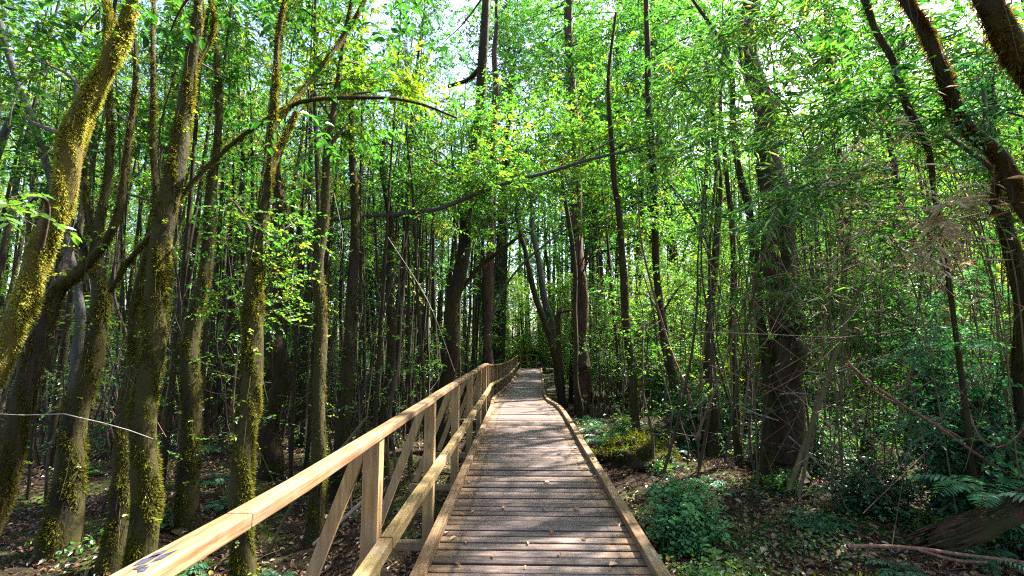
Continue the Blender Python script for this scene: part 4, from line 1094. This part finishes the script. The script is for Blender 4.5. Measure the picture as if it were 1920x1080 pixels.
placed = [(at(p[0], p[1], Y)[0], Y) for p, Y in (((350, 985), 6.1), ((590, 1000), 5.9), ((508, 880), 8.2), ((722, 850), 8.6), ((640, 930), 7.6), ((824, 860), 10.4), ((916, 735), 17), ((1056, 752), 17), ((1090, 775), 15.5), ((1204, 845), 8.6), ((1272, 815), 10.4), ((1492, 905), 6.4), ((1338, 850), 8.4), ((1625, 880), 6.8), ((1722, 850), 7.6))]
LAB = {
    ('pole', -1): ('crowded_tree', 'slender dark trunk in the crowded stand of poles beyond the handrail', 'crowded poles beyond the handrail'),
    ('mid', -1): ('leafy_tree', 'leafy young tree growing between the dark poles beyond the handrail', 'leafy young trees beyond the handrail'),
    ('tall', -1): ('canopy_tree', 'tall canopy tree rising behind the crowded poles beyond the handrail', 'canopy trees beyond the handrail'),
    ('low', -1): ('understory_tree', 'low bright leafy tree in the shade beyond the handrail', 'low trees beyond the handrail'),
    ('pole', 1): ('crowded_tree', 'slender dark trunk in the open wood behind the wavy trunk and mossy stump', 'slender trees in the open wood'),
    ('mid', 1): ('leafy_tree', 'leafy young tree in the sunlit wood behind the mossy stump', 'leafy young trees in the sunlit wood'),
    ('tall', 1): ('canopy_tree', 'tall canopy tree standing far back in the sunlit wood', 'canopy trees in the sunlit wood'),
    ('low', 1): ('understory_tree', 'low bright green leafy tree in the sunlit wood behind the mossy stump', 'low trees in the sunlit wood'),
}


SUN_EL, SUN_AZ = math.radians(52), math.radians(55)
SD = np.array([math.cos(SUN_EL) * math.sin(SUN_AZ), math.cos(SUN_EL) * math.cos(SUN_AZ), math.sin(SUN_EL)])


def shades_walk(x, y, z0, z1, rad, near=False):
    """does a crown here stand between the sun and the near walkway?"""
    pts = ((-.2, 1.5, .6), (-.2, 3, .6), (-.2, 5, .6), (-.2, 7, .6), (-.2, 9, .6), (.3, 4, .1), (.3, 6, .1), (.3, 8, .1), (.3, 11, .1), (.2, 13, .1), (.2, 20, -.3), (.4, 26, -.3), (.6, 33, -.3), (.8, 38, 1), (1.2, 42, 3))
    if not near:
        pts += ((-3.2, 3.9, 3), (-2.8, 4.5, 2), (-2.6, 5.5, 2), (-3, 6, 4), (-2.3, 5, 5), (1.8, 4.8, .3), (2.6, 4.6, .1), (2.4, 6, .1), (3.6, 5, 3.2), (3, 13, 2.5), (4, 17, 3), (2.6, 11, 2), (6, 18, 3.5), (5, 13, 3))
    for xt, yt, zt in pts:
        for h in np.linspace(z0, z1, 6):
            t = (h - zt) / SD[2]
            if t > 0 and math.hypot(x - (xt + SD[0] * t), y - (yt + SD[1] * t)) < rad: return True
    return False


def plant_tree(kname, x, y, s):
    side = -1 if x < path(min(y, 37))[0] else 1
    lst = KINDS[kname]; i = random.randrange(len(lst))
    nm, lab, grp = LAB[(kname, side)]
    key = (kname, i)
    if key not in protos:
        rt = thing(nm, (x, y, gz(x, y)), lab, 'tree', grp)
        parts = put(rt, [('trunk', lst[i][0]), ('crown', lst[i][1])])
        protos[key] = (rt, parts)
    else:
        rt, parts = protos[key]
        rt = dup(rt, parts, (x, y, gz(x, y)))
        rt.name = nm
        tag(rt, lab, 'tree', grp)
    rt.rotation_euler = (random.gauss(0, .045), random.gauss(0, .045), random.uniform(0, 6.28))
    w = s * random.uniform(.9, 1.25) if kname != 'pole' else s * random.uniform(.5, 1.1) * (.62 if y < 11 else 1)
    rt.scale = (w, w, s)
    placed.append((x, y))


def free(x, y, d):
    return all((x - a) ** 2 + (y - b) ** 2 > d * d for a, b in placed)


def scatter(kname, n, x0, x1, y0, y1, d, s0, s1, wedge=1.18, clear=2.0, sun_rad=None, zr=(5, 12), near=False):
    k = 0
    for _ in range(n * 40):
        if k >= n: break
        x, y = random.uniform(x0, x1), random.uniform(y0, y1)
        if abs(x) > wedge * y + 2.0: continue
        if y < 40 and abs(x - path(min(y, 37))[0]) < clear: continue
        if not free(x, y, d): continue
        s = random.uniform(s0, s1)
        if sun_rad and shades_walk(x, y, zr[0] * s, zr[1] * s, sun_rad, near): continue
        plant_tree(kname, x, y, s); k += 1


scatter('pole', 130, -22, -1.2, 7.0, 26, .5, .75, 1.15, clear=1.6)
scatter('pole', 60, -14, -1.5, 6.4, 16, .36, .7, 1.0, clear=1.6)
scatter('pole', 34, -12, -1.5, 8, 18, .3, .75, 1.0, clear=1.6)
scatter('mid', 14, -24, -1.5, 9, 30, 1.2, .8, 1.2, clear=2.4)
scatter('tall', 14, -40, -2, 15, 48, 2.0, .85, 1.35, clear=2.4)
scatter('low', 14, -20, -2, 11, 30, 1.2, .7, 1.1, clear=2.6)
scatter('pole', 45, 1.5, 24, 8, 30, .8, .75, 1.15, clear=1.7, sun_rad=1.3)
scatter('pole', 26, 2.3, 9, 6.9, 14, .42, .6, .95, clear=1.9, sun_rad=.9)
scatter('mid', 20, 2, 28, 11, 34, 1.6, .8, 1.2, clear=2.4, sun_rad=2.6, zr=(4, 10))
scatter('tall', 36, 2, 44, 13, 48, 2.0, .85, 1.4, clear=2.4, sun_rad=2.0, zr=(7, 17))
scatter('low', 24, 1.8, 9, 10.5, 22, .9, .5, .95, clear=2.0, sun_rad=1.3, zr=(1.5, 5.5), near=True)
scatter('low', 26, 1.8, 26, 11, 36, 1.2, .6, 1.1, clear=2.2)
scatter('low', 9, -3, 5, 38.5, 46, .8, .9, 1.5, clear=0)
scatter('tall', 10, -3, 11, 17, 34, 1.6, 1.2, 1.6, clear=1.7, sun_rad=1.2, zr=(7, 17), near=True)
scatter('tall', 10, -14, 14, 40, 52, 2.5, .9, 1.4, clear=0)

for q in range(12):  # unseen trees added behind the camera to hold back ambient sky light
    x, y = random.choice([random.uniform(-9, -2.5), random.uniform(2.5, 9)]), random.uniform(-9, -1.5)
    LAB[('tall', -1)] = LAB[('tall', 1)] = ('canopy_tree', 'tall unseen canopy tree added behind the viewpoint to block sky light', 'unseen canopy trees added behind the viewpoint')
    plant_tree('tall', x, y, random.uniform(.8, 1.1))

# thin saplings among the trunks
def sapling_mesh(seed, H):
    r = np.random.default_rng(seed); k = 7
    pr = resample(np.column_stack([np.cumsum(r.normal(0, .07, (k, 2)), 0), np.linspace(-.2, H, k)]), 22)
    mb = MB(); tube(mb, pr, np.linspace(.021, .007, 22), 5, 1, .5, .15, r)
    for q in range(5):
        i = r.integers(4, 20); e = pr[i] + r.normal(0, .4, 3) + [0, 0, .3]
        tube(mb, resample(np.array([pr[i], (pr[i] + e) / 2 + r.normal(0, .05, 3), e]), 6), np.linspace(.007, .002, 6), 4, 1, .5, 0, r)
        blob_foliage(mb, e, [.22, .22, .14], 5, r, L=.05, W=.026, m=7, tint=.5, twig_r=.002)
    return mb.mesh('sapling', [M['leaf'], M['twig']])


saps = [sapling_mesh(60 + q, h) for q, h in enumerate((2.6, 3.6, 4.6, 5.4, 3.2))]
def saplings(n, x0, x1, y0, y1, lab, grp, clear):
    k = 0
    while k < n:
        x, y = random.uniform(x0, x1), random.uniform(y0, y1)
        if abs(x) > 1.18 * y + .5 or abs(x - path(y)[0]) < clear: continue
        o = bpy.data.objects.new('sapling', random.choice(saps)); COL.objects.link(o)
        o.location = (x, y, gz(x, y)); o.rotation_euler = (random.gauss(0, .12), random.gauss(0, .12), random.uniform(0, 6.28))
        s = random.uniform(.75, 1.3); o.scale = (s * 1.0, s * 1.0, s)
        tag(o, lab, 'sapling', grp); k += 1


saplings(155, -14, -1.6, 5, 18, 'thin bare sapling stem among the dark trunks beyond the handrail', 'saplings beyond the handrail', 1.7)
saplings(140, 1.8, 12, 6.0, 18, 'thin sapling stem in the undergrowth around the massive trunk and mossy stump', 'saplings in the undergrowth', 1.7)

# undergrowth bushes
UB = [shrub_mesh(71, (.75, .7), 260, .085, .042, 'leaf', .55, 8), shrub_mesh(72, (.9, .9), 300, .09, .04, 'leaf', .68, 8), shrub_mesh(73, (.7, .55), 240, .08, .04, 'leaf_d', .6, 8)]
ub_proto = {}
def bushes(n, x0, x1, y0, y1, kinds, lab, grp, clear, s0, s1):
    k = 0
    while k < n:
        x, y = random.uniform(x0, x1), random.uniform(y0, y1)
        if abs(x) > 1.18 * y + 1 or (y < 38 and abs(x - path(min(y, 37))[0]) < clear): continue
        i = random.choice(kinds)
        if i not in ub_proto:
            rt = thing('undergrowth_bush', (x, y, gz(x, y))); ub_proto[i] = (rt, put(rt, [('foliage', UB[i][0]), ('stems', UB[i][1])]))
        else:
            rt = dup(*ub_proto[i], (x, y, gz(x, y)))
        s = random.uniform(s0, s1); rt.scale = (s, s, s * random.uniform(.8, 1.2)); rt.rotation_euler = (0, 0, random.uniform(0, 6.28))
        tag(rt, lab, 'bush', grp); k += 1


bushes(70, 2.0, 34, 11, 42, (0, 1, 1), 'bright green bush in the sunlit undergrowth behind the mossy stump', 'bushes in the sunlit wood', 2.2, .8, 1.8)
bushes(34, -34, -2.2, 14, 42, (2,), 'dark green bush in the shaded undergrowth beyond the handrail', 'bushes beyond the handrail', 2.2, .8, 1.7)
bushes(16, -12, 14, 39, 48, (0, 1), 'bush in the undergrowth past the far end of the boardwalk', 'bushes past the end of the boardwalk', 0, 1.2, 2.2)
bushes(22, 3.0, 10, 7.0, 12, (2,), 'dark low bush in the thicket behind the massive trunk', 'bushes behind the massive trunk', 2.4, .5, .9)

# the wood beyond, where single trees can no longer be told apart
r = np.random.default_rng(80); mb = MB()
n = 2600
th = r.uniform(-1.15, 1.15, n); rr = r.uniform(50, 62, n)
c = np.stack([np.sin(th) * rr, np.cos(th) * rr, r.uniform(0, 1, n) ** 1.2 * 26 - .5], -1)
c[:, 2] += ground_z(c[:, 0], c[:, 1])
m_ = 26
o = np.repeat(c, m_, 0) + r.normal(0, 1, (n * m_, 3)) * [1.5, 1.2, .9]
d = r.normal(0, 1, (n * m_, 3)); nr = r.normal(0, .6, (n * m_, 3)) + [0, 0, 1]
tn = np.clip(np.repeat(r.uniform(.1, .8, n), m_) + r.normal(0, .1, n * m_), 0, 1)
leaves(mb, o, d, nr, r.uniform(.35, .6, n * m_), r.uniform(.18, .3, n * m_), 0, tn)
for q in range(120):
    a = r.uniform(-1.15, 1.15); R_ = r.uniform(49, 60); x, y = math.sin(a) * R_, math.cos(a) * R_; g0 = gz(x, y)
    tube(mb, resample(np.array([[x, y, g0 - .3], [x + r.normal(0, .3), y, g0 + 9], [x + r.normal(0, .6), y, g0 + 20]]), 8), np.linspace(.28, .08, 8), 6, 1, .5)
tag(mb.build('distant_forest', [M['leaf'], M['bark']]), kind='stuff')

# ------------------------------------------------------------------ leaf litter and ground cover
def off_walk(x, y):
    return np.abs(x - np.interp(y, PS[:, 0], PS[:, 1])) > .93


r = np.random.default_rng(90); mb = MB()
n = 70000
y = 1.0 + 17 * r.uniform(0, 1, n) ** 1.7; x = r.uniform(-1, 1, n) * (1.25 * y + 1.5)
k = off_walk(x, y); x, y = x[k], y[k]
kk = r.uniform(0, 1, len(x)) < .35
z = ground_z(x, y) + r.uniform(.0, .035, len(x))
d = r.normal(0, 1, (len(x), 3)) * [1, 1, .35]; nr = r.normal(0, .35, (len(x), 3)) + [0, 0, 1]
L = r.uniform(.035, .09, len(x))
leaves(mb, np.stack([x, y, z], -1), d, nr, L, L * r.uniform(.35, .6, len(x)), 0, np.clip(r.beta(2, 2.2, len(x)) + .05, 0, 1), fold=.3, droop=.3)
# crumbled twigs
n = 7000
y = 1.2 + 12 * r.uniform(0, 1, n) ** 1.4; x = r.uniform(-1, 1, n) * (1.2 * y + 1.5); k = off_walk(x, y); x, y = x[k], y[k]
p0 = np.stack([x, y, ground_z(x, y) + .02], -1); d = unit(r.normal(0, 1, p0.shape) * [1, 1, .22]); l = r.uniform(.06, .4, (len(x), 1))
tubes3(mb, p0, p0 + d * l * .5 + r.normal(0, .01, p0.shape), p0 + d * l, .004, .0015, 1)
tag(mb.build('leaf_litter', [M['litter'], M['twig_r']]), kind='stuff')

mb = MB(); n = 0
def cover(cx, cy, rad, cnt, L, tint):
    cnt = int(cnt * .55)
    a = r.uniform(0, 6.28, cnt); q = rad * np.sqrt(r.uniform(0, 1, cnt)); x = cx + q * np.cos(a); y = cy + q * np.sin(a) * .8
    k = off_walk(x, y) & (r.uniform(0, 1, cnt) > .5 * q / rad); x, y = x[k], y[k]
    z = ground_z(x, y) + r.uniform(.01, .09, len(x)) * (L / .03)
    leaves(mb, np.stack([x, y, z], -1), r.normal(0, 1, (len(x), 3)) * [1, 1, .4], r.normal(0, .4, (len(x), 3)) + [0, 0, 1], r.uniform(.6, 1.3, len(x)) * L, r.uniform(.6, 1.3, len(x)) * L * .65, 0, np.clip(tint + r.normal(0, .15, len(x)), 0, 1), fold=.15)


for (px, py, Y, rad, cnt, L, tint) in [(1380, 985, 4.4, .35, 500, .028, .6), (1420, 1030, 4.0, .35, 600, .028, .65), (1320, 1060, 3.7, .3, 400, .03, .5), (1480, 970, 4.6, .5, 600, .035, .45), (1560, 1000, 4.2, .4, 500, .035, .5), (1440, 1075, 3.5, .3, 500, .026, .65), (1600, 940, 4.9, .5, 500, .04, .3), (1540, 1065, 3.6, .3, 400, .028, .6), (1250, 900, 6.2, .4, 400, .03, .4), (1120, 800, 10, .5, 400, .05, .5), (1150, 830, 8.5, .4, 300, .04, .4), (600, 1000, 4.6, .3, 200, .04, .3), (420, 1000, 4.5, .4, 300, .04, .35), (1400, 900, 6, .6, 500, .04, .35)]:
    q = at(px, py, Y); cover(q[0], q[1], rad, cnt, L, tint)
for q in range(70):
    yy = random.uniform(5, 20); xx = random.choice([random.uniform(-1.1 * yy, -1.3), random.uniform(1.3, 1.1 * yy)])
    cover(xx, yy, random.uniform(.2, .6), 130, .05, random.uniform(.2, .7))
tag(mb.build('ground_cover', M['leaf']), kind='stuff')

# ------------------------------------------------------------------ light
w = bpy.data.worlds.new('World'); SC.world = w; w.use_nodes = True
nt = w.node_tree; nt.nodes.clear()
sk = nt.nodes.new('ShaderNodeTexSky'); sk.sky_type = 'NISHITA'; sk.sun_disc = False
sk.sun_elevation = SUN_EL; sk.sun_rotation = SUN_AZ; sk.air_density = 1.0; sk.dust_density = 3.0; sk.ozone_density = 1.0
bg = nt.nodes.new('ShaderNodeBackground'); bg.inputs['Strength'].default_value = 0.085
ow = nt.nodes.new('ShaderNodeOutputWorld')
nt.links.new(sk.outputs[0], bg.inputs['Color']); nt.links.new(bg.outputs[0], ow.inputs['Surface'])
sun = bpy.data.lights.new('sun', 'SUN'); sun.energy = 5.0; sun.angle = math.radians(1.2); sun.color = (1.0, .95, .86)
so = bpy.data.objects.new('sun', sun); COL.objects.link(so)
so.rotation_euler = Vector(SD).to_track_quat('Z', 'Y').to_euler()

SC.view_settings.view_transform = 'Standard'; SC.view_settings.look = 'None'
SC.view_settings.exposure = 2.85; SC.view_settings.gamma = 1.0
cy = SC.cycles
cy.filter_width = 1.2; cy.use_denoising = False; cy.max_bounces = 6; cy.diffuse_bounces = 4; cy.glossy_bounces = 2; cy.transmission_bounces = 4; cy.transparent_max_bounces = 4
cy.sample_clamp_indirect = 0.5; cy.sample_clamp_direct = 0.6
cy.use_adaptive_sampling = False; cy.blur_glossy = 1.0
